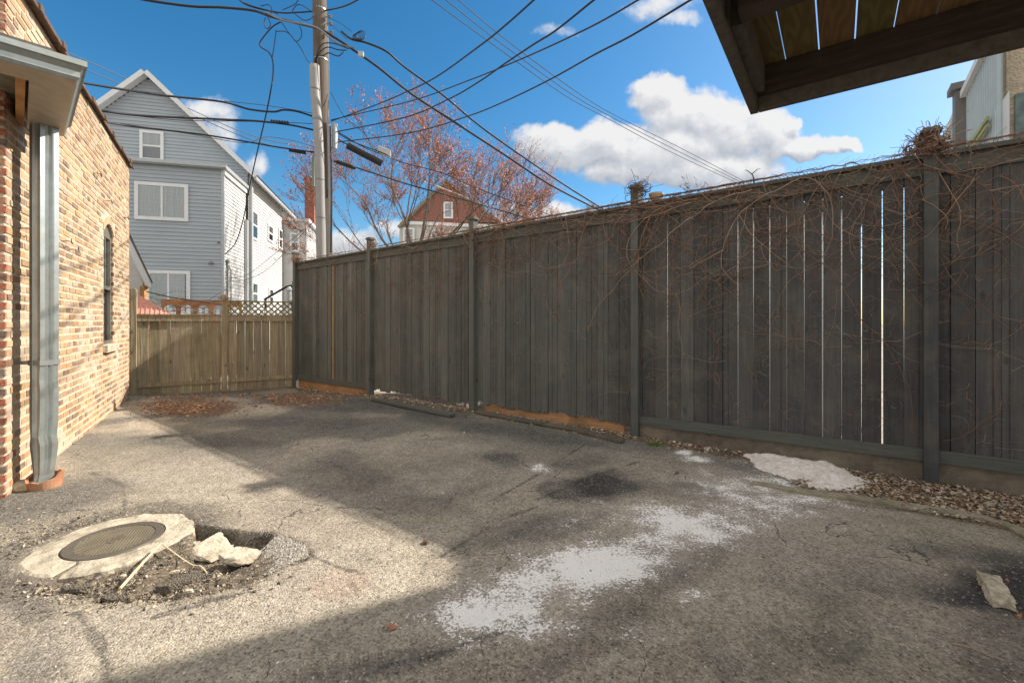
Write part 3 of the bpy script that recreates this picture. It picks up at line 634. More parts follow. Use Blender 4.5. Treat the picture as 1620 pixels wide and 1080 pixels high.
rf.box(lp(-3.5, .21, .016), LA * 3.28, LB * .04, Z * .13)
rf.build('rafter', M['rafter'], lean)
sh_ = MB()
for k in range(9): sh_.box(lp(-3.5, .06 + k * .155, .145 + (k % 2) * .003), LA * 3.5, LB * .155, Z * .02)
sh_.build('sheathing', M['sheath'], lean)
rt = MB(); rt.box(lp(-3.5, .08, .167), LA * 3.40, LB * 1.40, Z * .03); rt.build('roof_deck', M['shingle'], lean)
# downspout
DS = Vector((-3.70, 3.50, 0)); dr = Vector((.97, -.23, 0)).normalized(); dl = Vector((-.23, -.97, 0)).normalized()
dsp = thing('downspout', DS, 'dented galvanised square downspout strapped to the brick wall', 'downspout')
def rect_loop(c, w1, w2, ridges=True):
    pts = []; n = 5
    cor = [(-.5, -.5), (.5, -.5), (.5, .5), (-.5, .5)]
    for i in range(4):
        a = cor[i]; b_ = cor[(i + 1) % 4]
        for k in range(8):
            tt = k / 8; x = a[0] + (b_[0] - a[0]) * tt; y = a[1] + (b_[1] - a[1]) * tt
            r = 0.06 if (ridges and k in (3, 5)) else (-.07 if ridges and k == 4 else 0)
            nx_, ny_ = (b_[1] - a[1]), -(b_[0] - a[0]); pts.append(c + dr * ((x + nx_ * r) * w1) + dl * ((y + ny_ * r) * w2))
    return pts
secs = []; wS = .118
for (zz, ox, w1, w2) in [(2.85, 0, wS, wS), (2.2, 0, wS, wS), (1.12, 0, wS, wS), (1.10, 0, wS, wS), (.98, 0, wS * .98, wS), (.84, .004, wS * .86, wS), (.74, 0, wS, wS), (.50, .004, wS * .93, wS), (.40, .012, wS * .72, wS), (.33, 0, wS * .95, wS), (.22, 0, wS * .8, wS * .9), (.10, .01, wS * .6, wS * .8), (.0, .03, wS * .35, wS * .95), (-.02, .035, wS * .3, wS)]:
    secs.append(rect_loop(DS + Z * zz + dr * ox + dl * ox * .8, w1, w2))
dm = MB(); n = len(secs[0]); dm.quadify([p for s_ in secs for p in s_], [(i * n + k, (i + 1) * n + k, (i + 1) * n + (k + 1) % n, i * n + (k + 1) % n) for i in range(len(secs) - 1) for k in range(n)])
dm.build('pipe', M['galv'], dsp)
st = MB(); ring = rect_loop(DS, wS * 1.10, wS * 1.10, False)
for zz in (.955,): st.quadify([p + Z * zz for p in ring] + [p + Z * (zz + .04) for p in ring], [(k, (k + 1) % n, n + (k + 1) % n, n + k) for k in range(n)])
st.box(DS + dl * .04 + Z * .96 - dr * .064, Vector((-.90, -.42, 0)) * .15, BU * .006, Z * .03)
st.build('strap', M['galv'], dsp)
# terracotta drain socket
tp = thing('drain_socket', DS + Vector((.03, -.02, 0)), 'broken orange clay drain hub under the downspout', 'drain pipe')
mb = MB(); seg = 28; ctr = DS + Vector((.035, -.025, -.02))
vs = []
for k in range(seg):
    a = 2 * math.pi * k / seg; hgt = .085 + .05 * max(0, math.cos(a - 2.6)) + .05 * max(0, math.cos(a - .6)) ** 2 + .006 * math.sin(a * 7)
    for r, zf in ((.088, -.05), (.108, hgt), (.090, hgt - .002), (.072, -.05)): vs.append(ctr + Vector((r * math.cos(a), r * math.sin(a), zf)))
fs_ = []
for k in range(seg):
    a, b_ = k * 4, ((k + 1) % seg) * 4
    for j in range(3): fs_.append((a + j, b_ + j, b_ + j + 1, a + j + 1))
mb.quadify(vs, fs_); mb.build('hub', M['terra'], tp)
rock('cement_lump', G(42, 772) + Z * .015, (.13, .09, .045), .9, 11, 'conc', label='rough cement lump at the foot of the brick wall beside the clay drain', cat='cement lump')

# ------------------------------------------------------------------ DARK FENCE
fence = thing('board_fence', fp(4.9), 'tall dark green-grey board fence overgrown with bare vines along the right side', 'fence')
PIT = 0.1385; s_ref = fs_px(1302)
gaps = {}
def setgap(px, top, bot): gaps[round((fs_px(px) - s_ref) / PIT)] = (top * 1.2, bot * 1.2)
for px, a, b_ in [(1430, .006, .0), (1395, .006, .010), (1363, .008, .001), (1332, .009, .001), (1302, .0105, .0065), (1274, .007, .0), (1246, .004, .003), (1220, .009, .004), (1194, .010, .0), (1169, .007, .006), (1058, .006, .010),
                  (875, .004, .006), (945, .002, .003), (722, .000, .010), (573, .004, .006), (833, .006, .0), (700, .003, .003), (1595, .002, .002), (900, .0, .004), (1036, .004, .003)]: setgap(px, a, b_)
rg_ = random.Random(11)
bays = [(-4.9, -2.47), (-2.41, -.03), (.03, 2.41), (2.47, 4.85), (4.91, 7.29), (7.35, 9.87)]
def bay_bottom(s):
    if s < 2.44: return 0.16
    if s < 4.88: return 0.115
    if s < 7.32: return 0.085
    return 0.08
for bi, (s0, s1) in enumerate(bays):
    pan = MB(); i0 = math.floor((s0 - s_ref) / PIT); i1 = math.ceil((s1 - s_ref) / PIT)
    for i in range(i0, i1):
        a = s_ref + i * PIT; b_ = a + PIT
        g0 = gaps.get(i, (.005, .005)); g1 = gaps.get(i + 1, (.005, .005))
        if i + 1 not in gaps and b_ < s1: pan.box(fp(b_ - .01, .0185, bay_bottom(b_) + .03), FD * .02, FN * .006, Z * (fence_top(b_) - bay_bottom(b_) - .08), (.10, .10, .10))  # near-black strip added behind closed gaps, their shade put into its colour
        a_t, a_b = a + g0[0] / 2, a + g0[1] / 2; b_t, b_b = b_ - g1[0] / 2, b_ - g1[1] / 2
        a_t, a_b = max(a_t, s0), max(a_b, s0); b_t, b_b = min(b_t, s1), min(b_b, s1)
        if b_t - a_t < .01: continue
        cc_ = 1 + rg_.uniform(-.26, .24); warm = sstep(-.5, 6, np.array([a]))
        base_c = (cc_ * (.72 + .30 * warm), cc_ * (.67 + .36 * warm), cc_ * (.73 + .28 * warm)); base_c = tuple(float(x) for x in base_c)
        off = rg_.choice([0, 0.004, -.004, .007, -.002]) + rg_.uniform(-.0015, .0015)
        zb = bay_bottom((a + b_) / 2); zt = fence_top(a) - .03
        if 2.44 < a < 7.3: # rotten, ragged ends
            nseg = 9; e0 = rg_.uniform(-.03, .02); lower = [(a_b + (b_b - a_b) * k / nseg, zb + e0 + rg_.uniform(-.014, .016)) for k in range(nseg + 1)]
        else: lower = [(a_b, zb), (b_b, zb)]
        if bi == 5 and abs((a + b_) / 2 - fs_px(527)) < PIT / 2:   # narrow missing strip
            b_b -= .075; b_t -= .075; lower = [(a_b, zb), (b_b, zb)]
        poly = [fp(x, off, q) for x, q in lower] + [fp(b_t, off, zt), fp(a_t, off, zt)]
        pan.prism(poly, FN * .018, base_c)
        if rg_.random() < .45:   # dark raised strip, shade of a groove put into its colour
            xm = (a_t + b_t) / 2 + rg_.uniform(-.03, .03)
            pan.box(fp(xm, off - .0022, zb + .05), FD * .004, FN * .0024, Z * (zt - zb - .06), tuple(x * .45 for x in base_c))
    pan.build('board_panel', M['fence'], fence)
for i, s in enumerate([-2.44, 0, 2.44, 4.88, 7.32, 9.90]):
    p = MB(); hgt = fence_top(s) + (.175 if s > 0 else .16)
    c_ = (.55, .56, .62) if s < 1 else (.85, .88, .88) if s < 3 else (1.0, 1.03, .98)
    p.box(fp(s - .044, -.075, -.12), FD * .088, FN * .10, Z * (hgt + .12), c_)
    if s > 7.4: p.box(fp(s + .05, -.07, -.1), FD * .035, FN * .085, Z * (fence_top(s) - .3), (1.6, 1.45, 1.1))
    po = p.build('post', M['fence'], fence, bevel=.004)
    c2 = MB(); c2.box(fp(s - .066, -.093, hgt), FD * .132, FN * .136, Z * .022); c2.box(fp(s - .052, -.079, hgt + .022), FD * .104, FN * .108, Z * .02)
    c2.build('post_cap', M['fence_h'], po, bevel=.003)
for bi, (s0, s1) in enumerate(bays):
    f_ = MB(); zt0, zt1 = fence_top(s0), fence_top(s1)
    f_.prism([fp(s0, -.022, zt0 - .165), fp(s1, -.022, zt1 - .165), fp(s1, -.022, zt1 - .037), fp(s0, -.022, zt0 - .037)], FN * .014)
    f_.prism([fp(s0, -.03, zt0 - .215), fp(s1, -.03, zt1 - .215), fp(s1, -.03, zt1 - .167), fp(s0, -.03, zt0 - .167)], FN * .02) if False else None
    f_.build('top_fascia', M['fence_h'], fence)
    c_ = MB(); c_.prism([fp(s0 - .05, -.085, zt0 - .036), fp(s1 + .05, -.085, zt1 - .036), fp(s1 + .05, -.085, zt1), fp(s0 - .05, -.085, zt0)], FN * .008) if False else None
    c_.prism([fp(s0, -.062, zt0 - .036), fp(s1, -.062, zt1 - .036), fp(s1, -.062, zt1), fp(s0, -.062, zt0)], FN * .135)
    c_.build('top_cap', M['fence_h'], fence, bevel=.003)
    if s1 < 2.5 or s0 > 7:
        r_ = MB(); z0, z1 = (.17, .135) if s1 < 2.5 else (.075, .06)
        if s1 < 0: z0 = .18; z1 = .17
        r_.prism([fp(s0, -.035, z0), fp(s1, -.035, z1), fp(s1, -.035, z1 + .098), fp(s0, -.035, z0 + .098)], FN * .033)
        r_.build('bottom_rail', M['fence_h'], fence, bevel=.003)
    if s1 < 2.5:
        k_ = MB(); k_.box(fp(s0, -.012, -.15), FD * (s1 - s0), FN * .03, Z * .345); k_.build('kick_board', M['conc_d'], fence)
rw = MB(); rw.box(fp(2.6, .022, -.03), FD * 2.1, FN * .03, Z * .155); o_ = rw.build('unpainted_board', M['raw'], fence); o_['label'] = 'raw orange board behind the rotten board ends'
rw = MB(); rw.box(fp(7.4, -.012, -.14), FD * 2.42, FN * .03, Z * .24); o_ = rw.build('unpainted_board', M['raw'], fence); o_['label'] = 'raw orange board under the bottom rail'
rw = MB(); q = fs_px(529.5); rw.box(fp(q, .020, .10), FD * .085, FN * .03, Z * 2.35); o_ = rw.build('unpainted_board', mat('raw_pale_batten', (0.50, 0.33, 0.15), .8, n_scale=4, n_amt=.2), fence); o_['label'] = 'pale vertical batten showing between the boards'
# fence rails on its back
rr2 = MB()
for (s0, s1) in bays:
    rr2.box(fp(s0, .03, 2.42), FD * (s1 - s0), FN * .04, Z * .09)
rr2.build('back_rail', M['fence_h'], fence)

# fallen boards
def plank(pts, wv, th, name, m, label):
    mb = MB(); n = len(pts); vs = []
    for i, p in enumerate(pts):
        d = (pts[min(i + 1, n - 1)] - pts[max(i - 1, 0)]).normalized(); sd_ = Vector((-d.y, d.x, 0)).normalized()
        vs += [p - sd_ * wv / 2, p + sd_ * wv / 2, p + sd_ * wv / 2 + Z * th, p - sd_ * wv / 2 + Z * th]
    fs_ = [(0, 3, 2, 1), tuple((n - 1) * 4 + k for k in range(4))]
    for i in range(n - 1):
        for k in range(4): fs_.append((i * 4 + k, i * 4 + (k + 1) % 4, (i + 1) * 4 + (k + 1) % 4, (i + 1) * 4 + k))
    mb.quadify(vs, fs_); o = mb.build(name, m, None, bevel=.003); return tag(o, label, 'board')
def gpt(px, py, dz=0):
    p = G(px, py); p.z = gh(p.x, p.y) + dz; return p
plank([gpt(590, 634, .012), gpt(640, 645, .014), gpt(680, 653, .014), gpt(716, 660, .008)], .095, .035, 'fallen_board', M['fence_h'], 'grey-green painted board lying along the fence foot, the farther of two fallen boards')
plank([gpt(753, 654, .015), gpt(820, 666, .012), gpt(900, 680, .010), gpt(985, 701, .006)], .085, .035, 'fallen_board', mat('dirty_board', (0.085, 0.078, 0.065), .85, n_scale=9, n_amt=.35, dirt=(.2, .15, .1), dirt_scale=6, dirt_amt=.5), 'dirty warped board lying along the foot of the fence, the nearer of two')

# ------------------------------------------------------------------ VINES
rv = random.Random(23); vm = MB()
vc = [(0.20, 0.105, 0.068), (0.24, 0.14, 0.09), (0.17, 0.10, 0.07), (0.33, 0.23, 0.155), (0.14, 0.075, 0.052), (0.20, 0.15, 0.115)]
def crawl(s, z, ang, length, r, depth=0, off=-.03, c=None, droop=0.0):
    c = c or rv.choice(vc); pts = []; n = max(4, int(length / .045)); curv = rv.uniform(-.10, .10)
    for i in range(n):
        zz = min(z, fence_top(s) + .012 + rv.uniform(0, .02))
        o = off + .012 * math.sin(i * .9 + s * 9) + rv.uniform(-.004, .004)
        if zz > fence_top(s) - .20: o = min(o, -.075)
        pts.append(fp(s, o, zz))
        ang += curv + rv.gauss(0, .16); ang += droop * math.cos(ang) * -.05
        s += math.cos(ang) * .045; z += math.sin(ang) * .045
        if z < .12: break
        if s < -3.4 or s > 9.9: break
        if depth < 2 and rv.random() < (.11 if depth == 0 else .06):
            crawl(s, z, ang + rv.choice([-1, 1]) * rv.uniform(.4, 1.2), length * rv.uniform(.25, .6), r * .6, depth + 1, o, c if rv.random() < .6 else None, droop)
    if len(pts) > 2:
        rs = [r * (1 - .75 * i / len(pts)) + .0006 for i in range(len(pts))]
        vm.tube(pts, rs, 4 if depth == 0 else 3, c, cap=False)
def dens(s): return 1.0 if s < 2.4 else (.62 if s < 4.9 else (.30 if s < 7.3 else .16))
cnt = 0
while cnt < 165:
    s = rv.uniform(-2.6, 9.8)
    if rv.random() > dens(s): continue
    top = fence_top(s); z = top - abs(rv.gauss(0, .34 if s > 2.4 else .68)); a = rv.choice([0, math.pi]) + rv.gauss(0, .5)
    crawl(s, max(.3, z), a, rv.uniform(.6, 2.2), rv.uniform(.0014, .0030)); cnt += 1
for k in range(56):      # thicker runners along the cap
    s = rv.uniform(-2.6, 9.6)
    if rv.random() > dens(s) + .25: continue
    crawl(s, fence_top(s) - rv.uniform(-.01, .14), rv.choice([0, math.pi]) + rv.gauss(0, .12), rv.uniform(.8, 2.4), rv.uniform(.003, .0055), 0, -.085)
for k in range(34):      # hanging ones
    s = rv.uniform(-2.6, 5.2)
    crawl(s, fence_top(s) - .02, -math.pi / 2 + rv.gauss(0, .45), rv.uniform(.3, 1.3), rv.uniform(.002, .004), 0, -.07)
for k in range(5200):    # short twiglets and tendrils
    s = rv.uniform(-2.6, 9.8)
    if rv.random() > dens(s) * 1.1: continue
    z = rv.uniform(.3, fence_top(s) + .01) if rv.random() < .5 else fence_top(s) - abs(rv.gauss(0, .35)); z = max(z, .25)
    a = rv.uniform(0, 6.28); L = rv.uniform(.025, .13); c = rv.choice(vc); o = -.014 - rv.uniform(0, .02)
    if z > fence_top(s) - .19: o -= .06
    p = [fp(s, o, z), fp(s + math.cos(a) * L * .5, o - rv.uniform(0, .015), z + math.sin(a) * L * .5), fp(s + math.cos(a + .5) * L, o - rv.uniform(0, .02), z + math.sin(a + .5) * L)]
    vm.tube(p, [.0018, .0014, .0008], 3, c, cap=False)
for k in range(420):    # stubs on top of the cap
    s = rv.uniform(-2.6, 9.8)
    if rv.random() > dens(s) + .2: continue
    z = fence_top(s); L = rv.uniform(.02, .10) if rv.random() < .93 else rv.uniform(.1, .22); a = rv.uniform(.1, 3.0); o = rv.uniform(-.06, .06)
    vm.tube([fp(s, o, z), fp(s + math.cos(a) * L * .5, o, z + math.sin(a) * L * .5 + .01), fp(s + math.cos(a + .6) * L, o, z + math.sin(a) * L)], [.003, .002, .001], 3, rv.choice(vc), cap=False)
vo_ = vm.build('bare_vine', M['vine']); tag(vo_, 'leafless brown climbing vine spread in a tangle over the dark board fence', 'vine', kind='stuff')
def clump(px, py, Y, rad, n, label, hgt=1.0, dark=False):
    ctr = P(px, py, Y); mb = MB(); rr = random.Random(int(px))
    for k in range(n):
        d = Vector((rr.gauss(0, 1), rr.gauss(0, 1), rr.gauss(0, .6 * hgt))).normalized() * rad * rr.uniform(.25, 1)
        p = ctr + d; pts = [p]; dirv = Vector((rr.gauss(0, 1), rr.gauss(0, 1), rr.gauss(0, .6))).normalized()
        for j in range(6):
            dirv = (dirv + Vector((rr.gauss(0, .5), rr.gauss(0, .5), rr.gauss(0, .4))) - (p - ctr) * (1.2 / rad) * .35).normalized(); p = p + dirv * rad * .22; pts.append(p)
        if rr.random() < .10:
            p = p + (p - ctr).normalized() * rad * .8; pts.append(p)
        c = rr.choice(vc); c = tuple(x * (.6 if dark else 1.0) for x in c)
        mb.tube(pts, [.0045 * rad / .14 * (1 - .7 * j / len(pts)) for j in range(len(pts))], 3, c, cap=False)
    o = mb.build('vine_clump', M['vine']); return tag(o, label, 'vine clump', 'vine clumps on post tops')
clump(1470, 230, 3.58, .155, 210, 'big tangled bird-nest-like vine clump round the nearest fence post top')
clump(1011, 300, 5.0, .15, 80, 'sparse dark vine clump on the capped post left of the small clay pot', dark=True)
clump(590, 387, 7.9, .13, 60, 'small vine clump on the fence post just right of the utility pole')
clump(470, 409, 9.3, .13, 90, 'round vine clump on the end post where the two fences meet')
clump(355, 472, 8.78, .10, 60, 'flat vine clump on the middle post of the weathered tan fence')
clump(935, 327, 5.35, .09, 26, 'low wisp of vine on the fence cap left of the clay pot post', .5)
# tall bare twigs above the cap
tw = MB(); rr = random.Random(4)
for k in range(11):
    a = P(1095 + rr.uniform(-10, 30), 306, 4.85); b_ = a + Vector((rr.uniform(-.12, .12), 0, rr.uniform(.05, .2))); tw.tube([a, (a + b_) / 2 + Vector((.01, 0, .01)), b_], [.002, .0014, .0008], 3, (.16, .12, .09), cap=False)
    for j in range(5):
        p = a + (b_ - a) * rr.uniform(.3, 1); tw.tube([p, p + Vector((rr.uniform(-.03, .03), 0, .02))], [.003, .001], 3, (.16, .12, .1), cap=False)
tag(tw.build('bare_sprout', M['vine']), 'wispy upright sprout with tiny buds above the fence cap', 'sprout')
tw = MB(); tw.tube(spline([P(1193, 290, 4.3), P(1191, 278, 4.3), P(1185, 272, 4.3)], 4), [.009, .008, .008, .007, .006, .006, .005, .005, .004], 5, (.07, .055, .045)); tw.tube([P(1190, 275, 4.3), P(1198, 268, 4.3), P(1203, 267, 4.3)], [.005, .004, .002], 4, (.07, .055, .045)); tw.tube([P(1185, 272, 4.3), P(1180, 269, 4.3), P(1176, 271, 4.3)], [.004, .003, .001], 4, (.07, .055, .045))
tag(tw.build('vine_stub', M['vine']), 'dark forked dead twig standing on the fence cap', 'twig')
pt = MB(); c_ = P(1038, 319, 4.98); pt.lathe(c_, [(.045, 0), (.06, .03), (.075, .065), (.08, .07), (.08, .09), (.066, .09), (.055, .04)], 20)
tag(pt.build('clay_pot', mat('old_clay_pot', (.42, .29, .18), .85, n_scale=12, n_amt=.25)), 'small tan clay pot sitting on the fence cap', 'pot')

# ------------------------------------------------------------------ TAN FENCE
TU = Vector((0.839, 0.544, 0)).normalized(); TN = Vector((-0.544, 0.839, 0)).normalized()
def t_pt(px): Y = 13495 / (1889 - px); return Vector(((px - 810) / F * Y, Y, 0))
T0 = t_pt(467); tl = lambda px: (t_pt(px) - T0).dot(TU)
def tp_(s, off=0, z=0): return T0 + TU * s + TN * off + Z * z
S_l, S_m, S_r = tl(211), tl(355), tl(466)
tf = thing('weathered_fence', tp_(S_m), 'low weathered tan plank fence across the back with lattice on its right panel', 'fence')
rt_ = random.Random(9)
for (a, b_) in ((S_l + .06, S_m - .06), (S_m + .06, S_r - .03)):
    pn_ = MB(); n = 8; wd = (b_ - a) / n
    for k in range(n):
        g_ = rt_.choice([.0008, .0015, .0035, .001]); cc_ = 1 + rt_.uniform(-.22, .22); offs = rt_.uniform(-.006, .006); tz = 1.38 + rt_.uniform(-.02, .02)
        x0, x1 = a + k * wd + g_ * rt_.uniform(0, 1), a + (k + 1) * wd - g_ * rt_.uniform(.2, 1)
        pn_.prism([tp_(x0 + rt_.uniform(-.002, .002), offs, -.16), tp_(x1, offs, -.16), tp_(x1 - rt_.uniform(0, .005), offs, tz), tp_(x0 + rt_.uniform(0, .005), offs, tz)], TN * .018, (cc_, cc_ * rt_.uniform(.95, 1.03), cc_ * rt_.uniform(.88, 1.0)))
    pn_.build('plank_panel', M['tan'], tf)
    rl = MB(); rl.box(tp_(a, -.028, .085), TU * (b_ - a), TN * .022, Z * .075, (1.05, 1.0, .9)); rl.build('bottom_rail', M['tan'], tf)
    rl = MB(); rl.box(tp_(a, -.03, 1.30), TU * (b_ - a), TN * .024, Z * .11, (1.15, 1.1, 1.0)); rl.box(tp_(a, -.045, 1.412), TU * (b_ - a), TN * .10, Z * .022, (.8, .8, .7)); rl.build('top_rail', M['tan'], tf)
for s, tz, wd in ((S_l, 1.86, .105), (S_m, 1.80, .10), (S_r, 1.74, .06)):
    p = MB(); p.box(tp_(s - wd / 2, -.06, -.2), TU * wd, TN * .10, Z * (tz + .2), (1.0, .97, .88)); p.prism([tp_(s - wd / 2, -.06, tz), tp_(s + wd / 2, -.06, tz), tp_(s + wd / 2 - .02, -.06, tz + .03), tp_(s - wd / 2 + .02, -.06, tz + .03)], TN * .10, (.9, .9, .8))
    p.build('post', M['tan'], tf, bevel=.003)
lt_ = MB(); x0, x1, z0, z1 = S_m + .06, S_r - .03, 1.436, 1.69
def clipseg(x, dirx):
    pts = []; zz = z0
    xa, xb = x, x + dirx * (z1 - z0)
    lo, hi = 0, 1
    def at(t): return x + dirx * (z1 - z0) * t
    ts = [t for t in (0, 1)]
    for lim in (x0, x1):
        t = (lim - x) / (dirx * (z1 - z0)); 
        if 0 < t < 1: ts.append(t)
    ts = sorted(ts); out = [t for t in ts if x0 - 1e-6 <= at(t) <= x1 + 1e-6]
    return (out[0], out[-1]) if len(out) >= 2 else None
for lay, dx in enumerate((1, -1)):
    x = x0 - .3
    while x < x1 + .3:
        r_ = clipseg(x, dx)
        if r_:
            a, b_ = [tp_(x + dx * (z1 - z0) * t_, -.02 + lay * .009, z0 + (z1 - z0) * t_) for t_ in r_]
            d = (b_ - a).normalized(); sd_ = d.cross(TN).normalized() * .014
            lt_.prism([a - sd_, a + sd_, b_ + sd_, b_ - sd_], TN * .008, (.75, .8, .55))
        x += .118
lt_.box(tp_(x0, -.03, z1), TU * (x1 - x0), TN * .045, Z * .028, (.8, .8, .6)); lt_.build('lattice', M['tan'], tf)

# ------------------------------------------------------------------ manhole
mh = thing('manhole', Vector((MC[0], MC[1], 0)), 'round iron manhole cover set in a cracked pale concrete collar', 'manhole')
seg = 96; vs = []; rr = random.Random(8); cz = .012
ro = [.380 + .010 * mnoise.noise(Vector((math.cos(2 * math.pi * k / seg) * 2.2, math.sin(2 * math.pi * k / seg) * 2.2, 3))) * 2 + .010 * mnoise.noise(Vector((math.cos(2 * math.pi * k / seg) * 9, math.sin(2 * math.pi * k / seg) * 9, 5))) for k in range(seg)]
ro = [x + .010 * mnoise.noise(Vector((math.cos(2 * math.pi * k / seg) * 5, math.sin(2 * math.pi * k / seg) * 5, 8))) for k, x in enumerate(ro)]
rad_i = .236; rings = 8
for k in range(seg):
    a = 2 * math.pi * k / seg
    vs.append((MC[0] + rad_i * math.cos(a), MC[1] + rad_i * math.sin(a), -.05))
    for j in range(rings + 1):
        r_ = rad_i + (ro[k] - rad_i) * j / rings; x, y = MC[0] + r_ * math.cos(a), MC[1] + r_ * math.sin(a)
        edge = .010 if j == rings else 0; hgt = cz + .010 * mnoise.noise(Vector((x * 9, y * 9, 0))) + .004 * mnoise.noise(Vector((x * 40, y * 40, 0))) - edge
        if abs(((a - R(-87)) + math.pi) % (2 * math.pi) - math.pi) < .034: hgt -= .022   # crack
        vs.append((x, y, hgt if j > 0 else cz + .002))
    vs.append((MC[0] + (ro[k] + .012) * math.cos(a), MC[1] + (ro[k] + .012) * math.sin(a), -.14))
m_ = rings + 3; fs_ = []
for k in range(seg):
    a, b_ = k * m_, ((k + 1) % seg) * m_
    for j in range(m_ - 1): fs_.append((a + j, a + j + 1, b_ + j + 1, b_ + j))
mb = MB(); mb.quadify(vs, fs_); mb.build('concrete_collar', M['collar'], mh)
cv = MB(); cv.lathe(Vector((MC[0], MC[1], 0)), [(.229, -.04), (.229, .014), (.226, .017), (.186, .017), (.185, .0135), (.01, .0135)], 72); cov = cv.build('cover', M['iron_rim'], mh)
wfm = MB(); st_ = .0155; nn = int(.37 / st_)
ax1 = Vector((math.cos(R(25)), math.sin(R(25)), 0)); ax2 = Vector((-ax1.y, ax1.x, 0))
for i in range(-12, 13):
    for j in range(-12, 13):
        c_ = ax1 * (i * st_) + ax2 * (j * st_)
        if c_.length > .178 or (abs(c_.x) < .022 and abs(c_.y) < .055): continue
        q = Vector((MC[0], MC[1], .0136)) + c_
        wfm.quadify([q - ax1 * .0055 - ax2 * .0055, q + ax1 * .0055 - ax2 * .0055, q + ax1 * .0055 + ax2 * .0055, q - ax1 * .0055 + ax2 * .0055, q - ax1 * .0035 - ax2 * .0035 + Z * .0035, q + ax1 * .0035 - ax2 * .0035 + Z * .0035, q + ax1 * .0035 + ax2 * .0035 + Z * .0035, q - ax1 * .0035 + ax2 * .0035 + Z * .0035],
                    [(4, 5, 6, 7), (0, 1, 5, 4), (1, 2, 6, 5), (2, 3, 7, 6), (3, 0, 4, 7)])
wfm.build('waffle_tread', mat('worn_tread', (0.21, 0.18, 0.125), .5, metal=.4, n_scale=14, n_amt=.25), cov)
br = MB()
for dx in (-.012, .008): br.box((MC[0] + dx, MC[1] - .045, .0136), (.007, 0, 0), (0, .09, 0), (0, 0, .004))
br.build('pick_bar', M['iron'], cov)
# rubble: each piece a thing
def R_(px, py, size, rot, seed, label, m='conc', dz=.0, flat=.5, cat='rubble', tilt=(0, 0), name='concrete_chunk', group='rubble in the pothole'):
    p = G(px, py); p.z = gh(p.x, p.y) + size[2] * .6 + dz; rock(name, p, size, rot, seed, m, 4, flat, label, cat, group, None, tilt)
R_(331, 856, (.15, .115, .018), .9, 101, 'largest flat pale concrete slab, leaning in the pothole beside the manhole collar', dz=.03, tilt=(.35, -.15))
R_(377, 873, (.125, .085, .026), .3, 102, 'pale rounded concrete block in the pothole, to the right of the large slab', dz=.035)
R_(357, 851, (.055, .03, .018), .2, 103, 'thin concrete flake under the dark asphalt edge behind the pale block', dz=.01)
R_(309, 855, (.032, .026, .022), .4, 104, 'small concrete piece wedged between the collar and the large slab')
R_(262, 911, (.034, .026, .016), .7, 105, 'squarish tan concrete bit near the end of the stick')
R_(196, 912, (.022, .018, .014), 1.7, 106, 'small rounded concrete bit below the crack of the collar')
R_(298, 930, (.028, .014, .010), .2, 107, 'small pale stone at the front lip of the pothole')
R_(278, 885, (.045, .014, .010), .5, 108, 'narrow concrete sliver lying under the bend of the stick')
R_(292, 908, (.13, .055, .030), .35, 111, 'long dark asphalt lump in the middle of the pothole', 'rock', cat='asphalt lump', name='asphalt_lump')
R_(338, 898, (.05, .035, .032), .9, 112, 'dark asphalt lump near the tip of the thin twig', 'rock', cat='asphalt lump', name='asphalt_lump')
R_(270, 925, (.07, .03, .026), .1, 113, 'low dark asphalt crumb in front of the squarish concrete bit', 'rock', cat='asphalt lump', name='asphalt_lump')
R_(120, 935, (.09, .035, .022), .1, 114, 'crumbled dark asphalt lump at the left front of the collar', 'rock', cat='asphalt lump', name='asphalt_lump')
R_(180, 945, (.08, .03, .022), -.1, 115, 'crumbled asphalt lump in front of the collar crack', 'rock', cat='asphalt lump', name='asphalt_lump')
# tilted piece of the broken asphalt surface
def slab(px_poly, z_in, thick, m, name, label, tiltf):
    mb = MB(); pts = []
    for i, (a, b_, dz) in enumerate(px_poly):
        p = G(a, b_); p.z = dz; pts.append(p)
    import bmesh
    bm = bmesh.new(); vt = [bm.verts.new(p) for p in pts]; f = bm.faces.new(vt); bmesh.ops.triangulate(bm, faces=[f]); bmesh.ops.subdivide_edges(bm, edges=bm.edges[:], cuts=9, use_grid_fill=True)
    for v_ in bm.verts:
        q = v_.co; v_.co.z += .006 * mnoise.noise(q * 45) + .004 * mnoise.noise(q * 110); v_.co.x += .004 * mnoise.noise(q * 60 + Vector((9, 0, 0)))
    ex = bmesh.ops.extrude_face_region(bm, geom=bm.faces[:]); bmesh.ops.translate(bm, verts=[g_ for g_ in ex['geom'] if isinstance(g_, bmesh.types.BMVert)], vec=(0, 0, -thick)); bm.normal_update(); bmesh.ops.recalc_face_normals(bm, faces=bm.faces[:])
    bm.verts.index_update(); mb.quadify([v_.co.copy() for v_ in bm.verts], [tuple(v_.index for v_ in f_.verts) for f_ in bm.faces]); bm.free()
    return tag(mb.build(name, m), label, 'asphalt slab')
M['chunktop'] = mat('coarse_asphalt', (0.30, 0.275, 0.235), .95, n_scale=110, n_amt=.85, bump=1.0, bscale=110, voro=75)
slab([(402, 886, -.055), (396, 872, -.05), (440, 845, .004), (462, 855, .012), (484, 863, .010), (489, 878, .006), (455, 893, .004), (425, 905, -.01), (408, 898, -.04)], 0, .05, M['chunktop'], 'asphalt_slab', 'tilted coarse slab of broken asphalt at the right end of the pothole', 0)
sk = MB(); pA, pB, pC, pD, pE = [gpt(a, b_, dz) for a, b_, dz in [(190, 935, .03), (255, 873, .045), (300, 882, .05), (318, 888, .045), (331, 895, .03)]]
